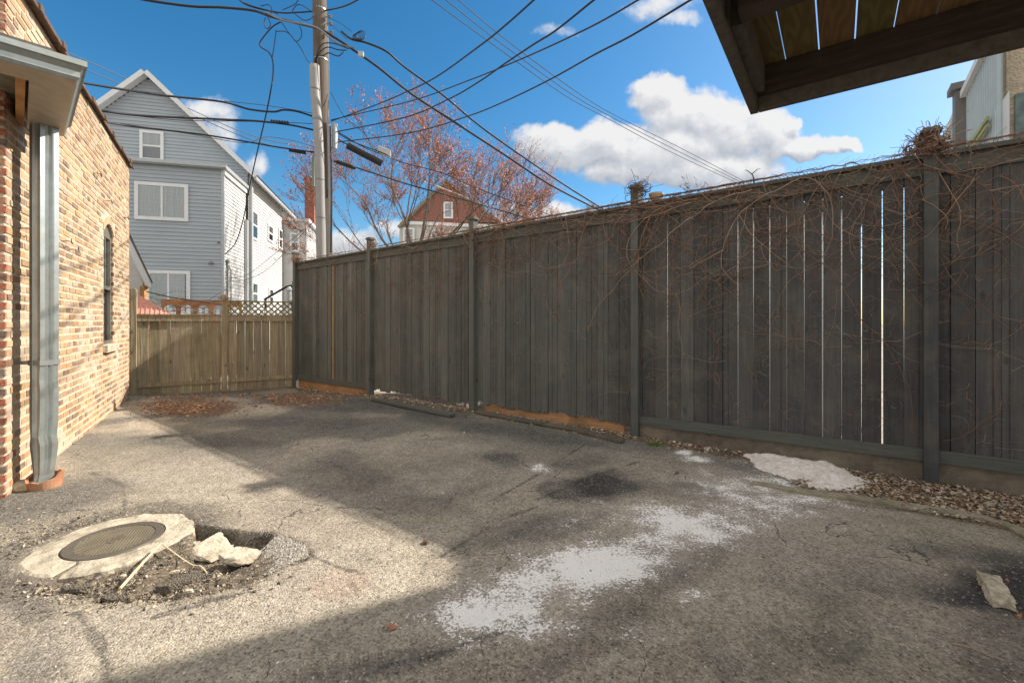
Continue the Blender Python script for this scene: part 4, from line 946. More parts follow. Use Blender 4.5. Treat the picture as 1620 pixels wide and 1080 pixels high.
sk.tube(spline([pA, pA + (pB - pA) * .5 + Z * .004, pB], 6), [.008 * (1 - .3 * i / 12) for i in range(13)], 6)
sk.tube(spline([pB, pC, pD, pE], 5), [.0035] * 16, 5)
tag(sk.build('dry_stick', M['stick'], smooth=True), 'pale bent dry stick lying over the pothole', 'stick')
# paving stone fragment at right
def brickish(name, c, size, rot, label, cat):
    import bmesh
    bm = bmesh.new(); bmesh.ops.create_cube(bm, size=1); bmesh.ops.subdivide_edges(bm, edges=bm.edges[:], cuts=11, use_grid_fill=True)
    rm = Matrix.Rotation(rot, 3, 'Z')
    for v_ in bm.verts:
        q = v_.co.copy(); q.z += .5; e = max(abs(q.x), abs(q.y)) * 2
        q = Vector((q.x * size[0], q.y * size[1], q.z * size[2]))
        nz = Vector(mnoise.noise_vector(q * 28)) * .010 + Vector(mnoise.noise_vector(q * 90)) * .004
        if q.y < -size[1] * .42: q.y += .012 * mnoise.noise(q * 40 + Vector((3, 3, 3))); q.z *= .8
        v_.co = rm @ (q + nz * (.5 + .5 * (e > .95)))
    mb = MB(); mb.quadify([c + v_.co for v_ in bm.verts], [tuple(v_.index for v_ in f.verts) for f in bm.faces]); bm.free()
    return tag(mb.build(name, M['conc']), label, cat)
p = G(1575, 942); brickish('paver_fragment', Vector((p.x, p.y, gh(p.x, p.y) + .001)), (.078, .245, .05), R(-35), 'broken pale paving brick lying alone on the dark asphalt at right', 'paving brick')
for (a, b_, s, lb) in [(1594, 921, .012, 'tiny orange brick crumb beside the lone paving brick'), (1612, 976, .015, 'tiny orange stone in front of the lone paving brick'), (735, 686, .018, 'single pale pebble on bare asphalt left of the fence post'), (160, 0, 0, '')][:3]:
    rock('pebble', gpt(a, b_, s * .4), (s, s * .8, s * .6), .4, int(a), 'terra' if 'orange' in lb else 'conc', 2, .6, lb, 'pebble')
# white rubble by the third post
for k, (a, b_, sz) in enumerate([(728, 641, .075), (742, 644, .06), (757, 641, .05)]):
    rock('rubble_lump', gpt(a, b_, .02), (sz, sz * .7, sz * .6), k * .7, 300 + k, 'powder', 3, .7, ['largest pink-white rubble lump, left of the fence post foot', 'middle pink-white rubble lump against the fence post foot', 'smallest pink-white rubble lump, right of the fence post foot'][k], 'rubble', 'rubble at the post foot')

# white sand pile
pile_px = [(1180, 719), (1205, 720), (1245, 722), (1275, 731), (1310, 735), (1340, 742), (1365, 758), (1380, 771), (1350, 779), (1300, 779), (1268, 775), (1258, 760), (1235, 752), (1200, 742), (1186, 730)]
pile_w = [G(a, b_)[:2] for a, b_ in pile_px]
xs = np.arange(1.6, 3.2, .014); ys = np.arange(3.1, 4.6, .014); PXg, PYg = np.meshgrid(xs, ys)
sdp = -poly_sd(PXg, PYg, pile_w) + .09 * fbm(PXg, PYg, 7, 5, 5) * 2
crest = np.array([0.0]); hp = .09 * sstep(-.02, .34, sdp) * (1 + .5 * fbm(PXg, PYg, 4, 4, 6)) + .006 * sstep(0, .05, sdp) + .006 * fbm(PXg, PYg, 30, 3, 8)
ok = sdp > -.004; Hg = ground_h(PXg, PYg)
idm = {}; mb = MB(); vs = []; fs_ = []
for j in range(PXg.shape[0] - 1):
    for i in range(PXg.shape[1] - 1):
        if ok[j, i] and ok[j + 1, i] and ok[j, i + 1] and ok[j + 1, i + 1]:
            f_ = []
            for (jj, ii) in ((j, i), (j, i + 1), (j + 1, i + 1), (j + 1, i)):
                if (jj, ii) not in idm: idm[(jj, ii)] = len(vs); vs.append((PXg[jj, ii], PYg[jj, ii], Hg[jj, ii] + hp[jj, ii] + (.001 if sdp[jj, ii] > .01 else -.012)))
                f_.append(idm[(jj, ii)])
            fs_.append(tuple(f_))
mb.quadify(vs, fs_); tag(mb.build('sand_pile', M['powder'], smooth=True), 'low heap of white powdery sand against the foot of the dark fence', 'sand', kind='stuff')

# concrete edging strip
kb = [gpt(a, b_, .008) for a, b_ in [(1190, 765), (1262, 778), (1330, 787), (1400, 797), (1470, 808), (1540, 819), (1600, 836), (1650, 862), (1720, 900)]]
kb = spline(kb, 8); mb = MB(); vs = []; n = len(kb); rk = random.Random(6)
for i, p in enumerate(kb):
    d = (kb[min(i + 1, n - 1)] - kb[max(i - 1, 0)]).normalized(); sd_ = Vector((-d.y, d.x, 0)).normalized(); wv = (.045 + .012 * mnoise.noise(p * 5)) * min(1, .4 + i / 12)
    j1, j2 = rk.uniform(-.008, .008), rk.uniform(-.008, .008)
    vs += [p - sd_ * (wv + j1) - Z * .05, p - sd_ * (wv + j1) + Z * .010, p + sd_ * (wv + j2) + Z * .014, p + sd_ * (wv + j2) - Z * .05]
fs_ = [(0, 1, 2, 3), tuple((n - 1) * 4 + k for k in (3, 2, 1, 0))] + [(i * 4 + k, (i + 1) * 4 + k, (i + 1) * 4 + (k + 1) % 4, i * 4 + (k + 1) % 4) for i in range(n - 1) for k in range(4)]
mb.quadify(vs, fs_); tag(mb.build('concrete_edging', M['kerb']), 'narrow mossy concrete edging strip between asphalt and debris bed', 'edging')

# loose litter (uncountable)
rl_ = random.Random(31)
def jc(c, a, b_):
    g = rl_.uniform(a, b_); return tuple(x * g for x in c)
def chip(mb, p, s, c, flat=.35, up=.5):
    ax = Vector((rl_.gauss(0, 1), rl_.gauss(0, 1), rl_.gauss(0, flat))).normalized(); ay = ax.cross(Z + Vector((rl_.gauss(0, up), rl_.gauss(0, up), 0))).normalized(); n_ = ax.cross(ay) * s * .18
    a, b_ = ax * s * .5, ay * s * rl_.uniform(.2, .45)
    q = [p - a - b_ * .6, p - a * .1 - b_, p + a - b_ * .3, p + a * .9 + b_ * .4, p + b_, p - a * .8 + b_ * .7]
    mb.prism(q, n_ if abs(n_.z) > 0 else Z * .002, c)
pal_d = [(.50, .44, .36), (.40, .33, .25), (.30, .20, .12), (.17, .11, .07), (.36, .27, .18), (.10, .07, .05), (.44, .36, .27), (.24, .17, .12), (.20, .10, .06)]
mb = MB()
for k in range(5200):
    px = rl_.uniform(1270, 1700); s = fs_px(px) ; off = -rl_.random() ** .8 * .78 - .02; p = fp(s, off); 
    if p.y < 1.2: continue
    p.z = gh(p.x, p.y) + rl_.uniform(0, .02); chip(mb, p, rl_.uniform(.008, .034), jc(rl_.choice(pal_d), .7, 1.2))
tag(mb.build('wood_chip_debris', M['debris']), 'bed of wood chips, crumbs and dead leaves along the foot of the near fence', 'debris', kind='stuff')
mb = MB()
for k in range(2600):
    s = rl_.uniform(.8, 9.7); off = -abs(rl_.gauss(0, .14)) - .01 + .05; p = fp(s, off); p.z = gh(p.x, p.y) + rl_.uniform(0, .015)
    chip(mb, p, rl_.uniform(.01, .04), jc(rl_.choice(pal_d), .7, 1.2))
tag(mb.build('fence_foot_litter', M['debris']), 'thin line of twigs and crumbs along the foot of the far fence', 'debris', kind='stuff')
mb = MB()
for k in range(1500):
    q = rl_.random()
    if q < .5: px, py = rl_.gauss(300, 42), rl_.gauss(643, 8)
    elif q < .75: px, py = rl_.gauss(480, 45), rl_.gauss(630, 7)
    else: px, py = rl_.uniform(205, 560), rl_.gauss(622, 5)
    if py < 612: continue
    p = gpt(px, py, .006)
    if (p - T0).dot(TN) > -.04 or (p - F0).dot(FN) > -.04 or (p - B0).dot(BN) < .03: continue
    chip(mb, p, rl_.uniform(.012, .05), jc(rl_.choice([(.26, .13, .07), (.34, .20, .11), (.18, .10, .06), (.42, .27, .16)]), .8, 1.3))
tag(mb.build('leaf_litter', M['debris']), 'drift of dead brown leaves in the far corner below the tan fence', 'leaves', kind='stuff')
mb = MB()
for k in range(1500):
    px, py = rl_.uniform(-60, 1680), 560 + 560 * rl_.random(); p = gpt(px, max(py, 640), .0015)
    if (p - F0).dot(FN) > -.1 or (p - B0).dot(BN) < .05: continue
    if math.hypot(p.x - MC[0], p.y - MC[1]) < .4: continue
    chip(mb, p, rl_.uniform(.004, .012), jc(rl_.choice([(.40, .36, .30), (.46, .42, .36), (.10, .09, .08), (.36, .22, .14), (.30, .26, .2)]), .7, 1.4), .1, .2)
for k in range(2200):
    i = rl_.randrange(3); px, py = [(rl_.gauss(170, 80), rl_.gauss(935, 12)), (rl_.gauss(300, 55), rl_.gauss(908, 18)), (rl_.gauss(110, 70), rl_.gauss(855, 25))][i]
    p = gpt(px, py, .003)
    if math.hypot(p.x - MC[0], p.y - MC[1]) < .40: continue
    chip(mb, p, rl_.uniform(.006, .022), jc(rl_.choice([(.30, .24, .17), (.14, .12, .095), (.10, .085, .07), (.36, .30, .22)]), .6, 1.3), .6, .8)
tag(mb.build('loose_gravel', M['debris']), 'scattered gravel crumbs over the asphalt and round the pothole', 'gravel', kind='stuff')
for k, (px, py, lb) in enumerate([(617, 997, 'small reddish dead leaf on the shaded foreground asphalt'), (672, 862, 'dark curled dead leaf near the tip of the sunlit triangle'), (390, 657, 'tan dead leaf just in front of the leaf drift'), (1505, 1020, 'thin tan twig at the right foreground')]):
    p = gpt(px, py, .004); mb = MB()
    if k < 3:
        a0 = k * 1.1
        q = [p + Vector((math.cos(a0 + t_) * r_ * .035, math.sin(a0 + t_) * r_ * .035, .006 + .006 * math.sin(t_ * 2))) for t_, r_ in [(0, 1), (.5, .45), (.9, .8), (1.5, .4), (2.2, .85), (2.9, .4), (3.5, .6), (4.2, .3), (4.9, .7), (5.6, .4)]]
        mb.prism(q, Z * .002, [(.34, .16, .10), (.12, .07, .05), (.34, .24, .15)][k])
        tag(mb.build('dead_leaf', M['debris']), lb, 'leaf')
    else:
        mb.tube(spline([p, p + Vector((.05, -.03, .006)), p + Vector((.09, -.075, 0))], 4), .003, 5, (.36, .27, .18)); tag(mb.build('twig', M['debris']), lb, 'twig')
# grass tufts
def tuft(px, py, n, sp, hgt, label):
    mb = MB(); c0 = gpt(px, py)
    for k in range(n):
        p = c0 + Vector((rl_.gauss(0, sp), rl_.gauss(0, sp * .5), 0)); L = rl_.uniform(.4, 1) * hgt; d = Vector((rl_.gauss(0, .5), rl_.gauss(0, .5), 1)).normalized(); sd_ = Vector((rl_.gauss(0, 1), rl_.gauss(0, 1), 0)).normalized() * .002
        tip = p + d * L + Vector((d.x, d.y, -.2)) * L * .5; mid = p + d * L * .6
        mb.quadify([p - sd_, p + sd_, mid + sd_ * .8, mid - sd_ * .8, tip], [(0, 1, 2, 3), (3, 2, 4)])
    tag(mb.build('grass_tuft', M['grass']), label, 'grass')
tuft(1035, 703, 260, .055, .045, 'small bright green grass tuft at the foot of the middle fence post')

# ------------------------------------------------------------------ UTILITY POLE
PY_ = 11.0
pole = thing('utility_pole', P(514, 508, PY_) - Z * CZ, 'tall weathered wooden utility pole with a bent grey conduit up its left side', 'utility pole')
def pp(px, py, dY=0): return P(px, py, PY_ + dY)
pl = MB(); pts = [pp(516.5, 620), pp(515.5, 500), pp(513.5, 400), pp(511, 300), pp(508.5, 180), pp(507, 90), pp(505.5, 0), pp(504.5, -60), pp(503, -180)]
pl.tube(spline(pts, 6), [.205 - .055 * i / 48 for i in range(49)], 20); pl.build('shaft', M['pole'], pole, smooth=True)
cn = MB(); cpts = [pp(509, 600, -.28), pp(508.5, 410, -.28), pp(507.5, 330, -.28), pp(506, 260, -.28), pp(503, 200, -.28), pp(499, 150, -.28), pp(497.5, 104, -.26)]
cn.tube(spline(cpts, 6), .112, 16); cn.build('conduit', M['pvc'], pole, smooth=True)
for (x, y) in ((508, 345), (506.7, 285), (502.5, 190), (499, 142)): sp_ = MB(); c_ = pp(x, y, -.28); sp_.tube([c_ - Z * .012, c_ + Z * .012], .118, 16); sp_.build('conduit_strap', M['cable_g'], pole)
for (x0_, y0_, x1_, y1_, r_, mm) in ((519, 190, 520.5, 405, .035, 'pvc'), (523, 200, 524, 400, .018, 'cable'), (518, 40, 519, 190, .01, 'cable_g'), (521, 195, 518.5, 300, .02, 'cable_g')):
    k_ = MB(); k_.tube(spline([pp(x0_, y0_, -.2), pp((x0_ + x1_) / 2 + 1.5, (y0_ + y1_) / 2, -.22), pp(x1_, y1_, -.2)], 6), r_, 8); k_.build('riser', M[mm], pole)
bx_ = MB(); c_ = pp(525, 235, -.1); bx_.box(c_, Vector((.10, -.02, 0)), Vector((.02, .10, 0)), Z * .63); bx_.build('terminal_box', M['greyplastic'], pole, bevel=.015)
bx_ = MB(); c_ = pp(493.2, 295, .1); bx_.box(c_, Vector((.06, 0, 0)), Vector((0, .12, 0)), Z * .75); bx_.build('terminal_box', mat('green_box', (.20, .24, .19), .6), pole, bevel=.01)
for (x, y, r_) in ((506, 17, .165), (507.5, 96, .175)): bd = MB(); c_ = pp(x, y, 0); bd.tube([c_ - Z * .012, c_ + Z * .012], r_, 18); bd.build('band', M['galv'], pole)
for (x, y) in ((522, 27), (523.5, 38), (525, 52)):
    k_ = MB(); c_ = pp(x, y, -.05); k_.tube([c_ + Vector((-.12, 0, 0)), c_], .012, 6); k_.lathe(c_ + Vector((.0, 0, -.05)), [(.02, 0), (.045, .03), (.03, .05), (.045, .07), (.02, .10)], 10); k_.build('insulator', M['cable_g'], pole)

def cable(pts, r, label, m='cable', name='overhead_cable', n=8, cat='cable', group='overhead cables'):
    mb = MB(); mb.tube(spline([P(*q) for q in pts], n), r, 6); return tag(mb.build(name, M[m], smooth=True), label, cat, group)
A_, Bq = 11.0, 10.8
cable([(90, 122, 7.6), (130, 131, 8), (250, 150, 9), (350, 161, 9.8), (394, 173, 10.2), (432, 177, 10.5), (449, 174, 10.6), (472, 177, 10.8), (497, 185, 11)], .024, 'topmost thick black cable crossing the grey gable to the pole, with a kink')
cable([(120, 170, 8), (165, 176, 8.3), (225, 183, 8.8), (350, 189, 9.8), (410, 192, 10.3), (460, 198, 10.7), (497, 206, 11)], .024, 'second thick black cable from the top, crossing the gable window head')
cable([(130, 186, 8), (165, 193, 8.3), (210, 200, 8.8), (320, 213, 9.6), (400, 226, 10.3), (440, 233, 10.6), (497, 241, 11)], .020, 'lowest thick cable across the gable window, ending in a black splice by the pole')
cable([(170, 178, 9), (280, 190, 9.5), (380, 192, 10.2), (430, 193, 10.5), (497, 196, 11)], .008, 'thin cable with a coil of spiral wrap just left of the pole')
cable([(355, 160, 10), (420, 167, 10.4), (460, 173, 10.6), (497, 180, 11)], .006, 'thin guy wire just above the kinked cable')
cable([(100, 80, 18), (200, 125, 19), (290, 168, 20), (400, 215, 21), (497, 236, 21.5)], .018, 'thin distant wire slanting down from the brick parapet, upper of the pair', 'cable_g')
cable([(100, 96, 18), (200, 137, 19), (300, 180, 20), (400, 222, 21), (497, 245, 21.5)], .018, 'thin distant wire slanting down from the brick parapet, lower of the pair', 'cable_g')
cable([(190, 195, 9), (300, 212, 9.6), (385, 226, 10.2), (420, 217, 10.5), (460, 222, 10.8), (497, 232, 11)], .008, 'thin sagging wire between the two lower thick cables', 'cable_g')
cable([(150, -22, 9.5), (220, -2, 9.8), (300, 10, 10.2), (350, 12, 10.4), (400, 17, 10.6), (430, 27, 10.6), (470, 37, 10.6), (505, 46, 10.6), (530, 60, 10.7), (556, 77, 10.8), (600, 108, 11.2), (650, 148, 11.8), (720, 194, 12.6), (800, 246, 13.4), (870, 292, 14), (955, 336, 15)], .030, 'bundled cable crossing the pole top down to the fence, lower of the long pair')
cable([(540, 50, 10.7), (556, 62, 10.7), (580, 68, 10.8), (612, 82, 11), (640, 106, 11.4), (700, 150, 12.2), (760, 200, 13), (830, 250, 13.8), (900, 297, 14.6), (955, 331, 15.1)], .026, 'upper of the long pair of thick cables running down to the fence')
cable([(420, 20, 10.6), (450, 33, 10.5), (500, 44, 10.55), (532, 68, 10.6), (560, 76, 10.7)], .02, 'grey lashed strand wrapped along the bundled cable in front of the pole', 'cable_g')
cable([(370, -10, 10.7), (390, 8, 10.7), (440, 20, 10.8), (470, 20, 10.9), (498, 18, 11), (520, 16, 10.9), (545, 10, 10.3), (566, 0, 9.8), (590, -16, 9.4)], .018, 'twisted cable banded to the pole top and leaving at the upper right')
cable([(860, -14, 4.6), (845, 0, 4.8), (800, 40, 5.4), (760, 72, 6), (690, 122, 7.4), (640, 147, 8.6), (590, 168, 9.8), (524, 192, 11)], .012, 'leftmost single black cable fanning from the pole to the top edge of the sky')
cable([(960, -14, 4.6), (940, 0, 4.8), (880, 48, 5.5), (845, 70, 6), (800, 100, 6.8), (760, 128, 7.5), (710, 157, 8.6), (640, 186, 9.8), (526, 210, 11)], .013, 'second black cable of the fan, crossing its right neighbour above the maple')
cable([(1030, -12, 4.6), (1010, 0, 4.8), (940, 40, 5.6), (860, 78, 6.6), (800, 104, 7.6), (740, 128, 8.6), (650, 160, 9.8), (524, 190, 11)], .011, 'third cable of the fan, flatter, crossing the second near mid sky')
cable([(1115, -12, 4.2), (1093, 0, 4.4), (1000, 56, 5.2), (940, 87, 5.9), (870, 126, 7), (800, 160, 8.2), (740, 184, 9.2), (650, 210, 10.2), (526, 226, 11)], .012, 'rightmost cable of the fan, passing close to the deck corner')
for i, (a0, b0, lb) in enumerate([(683, 0, 'leftmost of three thin parallel wires slanting down across the cloud'), (705, 0, 'middle of three thin parallel wires slanting down across the cloud'), (725, 0, 'rightmost of three thin parallel wires slanting down across the cloud')]):
    cable([(a0 - 14, -12, 14), (a0, 0, 14), (790 + i * 7, 78 - i * 6, 17), (895 + i * 6, 152 - i * 5, 20), (960 + i * 5, 187 - i * 3, 22), (1060 + i * 8, 240 - i * 3, 25), (1185 + i * 3, 298 - i * 2, 29)], .015, lb, 'wire_dark')
cable([(526, 203, 11), (570, 230, 11.3), (600, 243, 11.6), (640, 258, 12), (700, 274, 12.6), (760, 300, 13.2), (870, 340, 14.5), (900, 352, 15)], .012, 'long cable leaving the pole beside the grey box and crossing the red gable', 'cable')
cable([(526, 206, 11), (560, 225, 11.1), (600, 240, 11.3), (618, 248, 11.4)], .014, 'short cable feeding the grey box right of the pole')
cable([(528, 217, 11), (548, 228, 11.1), (575, 240, 11.2), (605, 258, 11.4)], .016, 'strand carrying the black splice case right of the pole')
cable([(528, 255, 11), (560, 264, 11.3), (600, 277, 11.7), (650, 293, 12.2), (720, 312, 13), (800, 335, 14), (850, 350, 14.6)], .020, 'lowest black cable leaving the pole to the right, low over the maple')
cable([(668, 287, 20), (700, 298, 20.5), (760, 322, 21.5), (800, 336, 22)], .03, 'pale distant wire crossing the red gable', 'siding_w')
cable([(523, 146, 11), (545, 185, 10.9), (570, 205, 11), (600, 243, 11.3)], .008, 'thin slanting wire from mid pole to the grey box')
cable([(523, 29, 11), (540, 38, 10.8), (556, 50, 10.7)], .007, 'short thin wire from the top insulator to the coil')
cable([(524, 39, 11), (534, 48, 10.8), (548, 62, 10.7)], .007, 'short thin wire from the middle insulator to the bundled cable')
# loops at pole riser head
for i, (k1, lb) in enumerate([(68, 'upper'), (75, 'middle'), (84, 'lowest')]):
    cable([(497 + i * 2, 106, 10.72), (500 + i, 90, 10.6), (508 + i * 2, k1 + 4, 10.55), (520, k1, 10.5), (535, k1 + 3 + i, 10.55), (552 - i * 4, 78 + i * 2, 10.65)], .013, lb + ' black loop curving out of the conduit mouth', 'cable', 'cable_loop')
# tangle left of the pole
tang = [([(380, 2, 10.7), (400, 10, 10.7), (425, 17, 10.7), (440, 23, 10.7)], 'short twisted strand at the left of the tangle'),
        ([(447, 16, 10.7), (465, 8, 10.7), (472, 0, 10.7), (476, -8, 10.7)], 'loose end rising steeply above the tangle'),
        ([(462, 18, 10.7), (470, 8, 10.7), (480, 10, 10.7), (492, 18, 10.7)], 'small arch over the tangle beside the pole'),
        ([(420, 28, 10.7), (418, 38, 10.7), (422, 46, 10.7), (428, 40, 10.7), (424, 28, 10.7)], 'small hanging ring under the left of the tangle'),
        ([(466, 22, 10.7), (480, 32, 10.7), (492, 30, 10.7), (497, 22, 10.8)], 'sagging loop just left of the pole below the twisted cable'),
        ([(445, 35, 10.7), (455, 50, 10.7), (463, 60, 10.7), (475, 75, 10.7), (484, 92, 10.7), (492, 103, 10.7)], 'thin line falling from the tangle to the conduit mouth'),
        ([(444, 35, 10.7), (432, 42, 10.7), (420, 55, 10.7), (411, 68, 10.7), (413, 75, 10.7), (425, 83, 10.7), (431, 95, 10.7), (432, 115, 10.6), (428, 145, 10.4), (420, 185, 11), (407, 240, 12), (395, 295, 13), (384, 350, 14), (372, 385, 14.6), (356, 402, 15)], 'long drop wire hanging from the tangle to the corner of the grey house'),
        ([(436, 50, 10.7), (450, 50, 10.7), (460, 56, 10.7), (468, 66, 10.7), (476, 60, 10.7), (477, 50, 10.7), (474, 42, 10.7)], 'curled tail drooping under the bundled cable'),
        ([(437, 48, 10.7), (434, 70, 10.7), (431, 90, 10.7)], 'hair-thin straight tie wire in front of the drop wire'),
        ([(412, 10, 10.7), (425, 8, 10.7), (430, 16, 10.7), (428, 22, 10.7)], 'tiny arch at the left top of the tangle')]
for i, (pt_, lb) in enumerate(tang): cable(pt_, .010 if i != 6 else .016, lb, 'cable', 'loose_wire', cat='wire', group='wire tangle by the pole')
cl = MB()
for k in range(5):
    c0 = P(563 + k * 2.0, 58 - k * .4, 10.65); rr = .10 + .012 * k
    cl.tube([c0 + Vector((math.cos(a / 14 * 6.283) * rr * .8, math.sin(a / 14 * 6.283) * .05, math.sin(a / 14 * 6.283) * rr)) for a in range(15)], .008, 5)
tag(cl.build('wire_coil', M['cable'], smooth=True), 'round coil of spare black wire hanging right of the pole', 'wire coil')
bx_ = MB(); bx_.box(P(566, 88, 10.8), Vector((.13, .02, 0)), Vector((-.01, .08, 0)), Z * .12); tag(bx_.build('splice_box', M['greyplastic'], bevel=.012), 'small grey splice box hanging on the bundled cable', 'junction box')
def rod(pts, r, name, mm, label, cat): 
    mb = MB(); mb.tube([P(*q) for q in pts], r, 12); return tag(mb.build(name, M[mm], smooth=False, bevel=.006), label, cat)
rod([(549, 230, 11.1), (604, 259, 11.4)], .085, 'splice_case', 'cable', 'long black cylindrical splice case slung right of the pole', 'splice case')
rod([(457, 237, 10.75), (484, 242, 10.95)], .045, 'splice_case', 'cable', 'short black splice sleeve on the lowest cable left of the pole', 'splice case')
rod([(533, 256, 11.0), (562, 266, 11.3)], .05, 'splice_case', 'cable', 'short ribbed black sleeve on the lowest cable right of the pole', 'splice case')
mb = MB()
for k in range(7): c_ = P(430 + k * 4.2, 192.5 + k * .35, 10.55); mb.tube([c_ + Vector((-.012, 0, 0)), c_ + Vector((.012, 0, .004))], .045, 8)
tag(mb.build('cable_spacer', M['cable'], smooth=False), 'row of small black wrap rings on the thin cable left of the pole', 'cable fitting')
bx_ = MB(); c_ = P(598, 240, 11.3); bx_.box(c_, Vector((.30, .08, -.10)), Vector((-.03, .14, 0)), Z * .17); tag(bx_.build('amplifier_box', M['greyplastic'], bevel=.012), 'pale grey metal box slung on the cables right of the pole', 'junction box')

# ------------------------------------------------------------------ GREY HOUSE
HU = Vector((0.968, 0.25, 0)).normalized(); HD = Vector((-0.25, 0.968, 0)).normalized()   # HU: to the right, HD: away
HC = Vector(((353 - 810) / F * 15.0, 15.0, 0))
def hp_(u, d, z=0): return HC + HU * u + HD * d + Z * z
house = thing('grey_house', HC, 'grey clapboard gabled house with white sunlit side behind the tan fence', 'house')
def siding(mb, p0, ax, L, out, z0, z1, lap=.125, topfn=None):
    z = z0
    while z < z1 - .01:
        zt = min(z + lap, z1); a0, a1 = 0, L
        if topfn: r_ = topfn((z + zt) / 2); a0, a1 = r_
        if a1 - a0 > .05:
            q = [p0 + ax * a0 + out * .026 + Z * z, p0 + ax * a1 + out * .026 + Z * z, p0 + ax * a1 + out * .004 + Z * zt, p0 + ax * a0 + out * .004 + Z * zt]
            qb = [p0 + ax * a0 + Z * z, p0 + ax * a1 + Z * z]
            mb.quadify(q + qb, [(0, 1, 2, 3), (0, 4, 5, 1)])
        z = zt
def hwin(parent, o, ax, out, w_, h_, fr=.09, mull='v', inner='curtain', proud=.05, fm='white', upper=None):
    f_ = MB(); o = Vector(o)
    f_.box(o, ax * fr, out * proud, Z * h_); f_.box(o + ax * (w_ - fr), ax * fr, out * proud, Z * h_); f_.box(o + ax * fr, ax * (w_ - 2 * fr), out * proud, Z * fr); f_.box(o + ax * fr + Z * (h_ - fr), ax * (w_ - 2 * fr), out * proud, Z * fr)
    if mull == 'v': f_.box(o + ax * (w_ / 2 - .03), ax * .06, out * (proud - .012), Z * (h_ - .01))
    elif mull == 'h': f_.box(o + Z * (h_ / 2 - .03) + ax * .01, ax * (w_ - .02), out * (proud - .012), Z * .06)
    wn = f_.build('window', M[fm], parent)
    g_ = MB(); g_.box(o + ax * fr + Z * fr + out * .026, ax * (w_ - 2 * fr), out * .004, Z * (h_ - 2 * fr)); g_.build('pane', M['glass'], wn)
    i_ = MB()
    if inner == 'curtain':
        n = int((w_ - 2 * fr) / .07) * 2
        for k in range(n):
            a = (w_ - 2 * fr) * k / n; b__ = (w_ - 2 * fr) * (k + 1) / n; d0, d1 = (.003, .018) if k % 2 else (.018, .003)
            i_.quadify([o + ax * (fr + a) + out * d0 + Z * fr, o + ax * (fr + b__) + out * d1 + Z * fr, o + ax * (fr + b__) + out * d1 + Z * (h_ - fr), o + ax * (fr + a) + out * d0 + Z * (h_ - fr)], [(0, 1, 2, 3)])
        i_.build('curtain', M['curtain'], wn)
    else:
        i_.box(o + ax * fr + Z * fr + out * .002, ax * (w_ - 2 * fr), out * .010, Z * (h_ - 2 * fr)); i_.build('dark_room', M['dark'], wn)
        if inner == 'blind':
            j_ = MB(); j_.box(o + ax * fr + Z * (h_ * .5) + out * .014, ax * (w_ - 2 * fr), out * .006, Z * (h_ * .5 - fr)); j_.build('blind', M['curtain'], wn)
    return wn
def u_on_front(px, d=0):   # intersect ray px with front plane at depth d
    k = (px - 810) / F; o = hp_(0, d); # o + HU*u ; x = k*y
    return (k * o.y - o.x) / (HU.x - k * HU.y)
def d_on_side(px, u=0):
    k = (px - 810) / F; o = hp_(u, 0); return (k * o.y - o.x) / (HD.x - k * HD.y)
fW = 5.2; fH = 6.42
sm = MB(); sm.box(hp_(-fW, .02, -.3), HU * (fW - .02), HD * 2.25, Z * (fH + .3)); sm.build('porch_core', M['dark'], house)
sm = MB(); siding(sm, hp_(-fW, 0), HU, fW, -HD, 0, fH); sm.build('front_siding', M['siding'], house)
sm = MB(); siding(sm, hp_(0, 0), HD, 2.25, HU, 0, fH); sm.build('side_siding', M['siding_w'], house)
tr = MB(); tr.box(hp_(-.05, -.03, 0), HU * .085, HD * .09, Z * fH); tr.build('corner_trim', M['alum'], house)
tr = MB(); tr.box(hp_(-fW - .1, -.14, fH + .002), HU * (fW + .25), HD * 2.35, Z * .11); tr.box(hp_(-fW - .1, -.20, fH + .03), HU * (fW + .25), HD * .058, Z * .10); tr.build('porch_roof', M['alum'], house)
tr = MB(); tr.box(hp_(.03, -.05, fH - .16), HU * .05, HD * 2.25, Z * .16); tr.build('side_fascia', M['white'], house)
# windows on the front
def front_window(x0, x1, y0, y1, d, **kw):
    ua, ub = u_on_front(x0, d), u_on_front(x1, d); pa = hp_(ua, d); pb = hp_(ub, d)
    za = CZ + (HZ - y1) / F * pa.y; zb = CZ + (HZ - y0) / F * pa.y
    return hwin(house, hp_(ua, d - .018, za), HU, -HD, ub - ua, zb - za, **kw)
front_window(214, 299, 287, 347, 0, mull='v', inner='curtain', fr=.11)
front_window(232, 302, 427, 498, 0, mull='v', inner='curtain', fr=.11)
# main gable
MD = 2.27; gu = u_on_front(236, MD); ga = hp_(gu, MD); gz = CZ + (HZ - 122) / F * ga.y
eu = u_on_front(392, MD); ea = hp_(eu, MD); ez = 7.15; half = eu - gu
mW0, mW1 = gu - half, eu
sm = MB(); sm.prism([hp_(mW0, MD + .02, -.3), hp_(mW1 - .02, MD + .02, -.3), hp_(mW1 - .02, MD + .02, ez), hp_(gu, MD + .02, gz - .05), hp_(mW0, MD + .02, ez)], HD * 14.5); sm.build('main_core', M['dark'], house)
def gable_fn(z):
    if z < ez: return (0, mW1 - mW0)
    t_ = (z - ez) / (gz - ez); return (half * t_, (mW1 - mW0) - half * t_)
sm = MB(); siding(sm, hp_(mW0, MD), HU, mW1 - mW0, -HD, fH + .12, gz - .1, topfn=gable_fn); sm.build('gable_siding', M['siding'], house)
sd_end = 14.3
sm = MB(); siding(sm, hp_(mW1, MD), HD, sd_end, HU, 0, ez); sm.build('side_siding', M['siding_w'], house)
sl = Vector((half, 0, -(gz - ez))); 
rfm = MB()
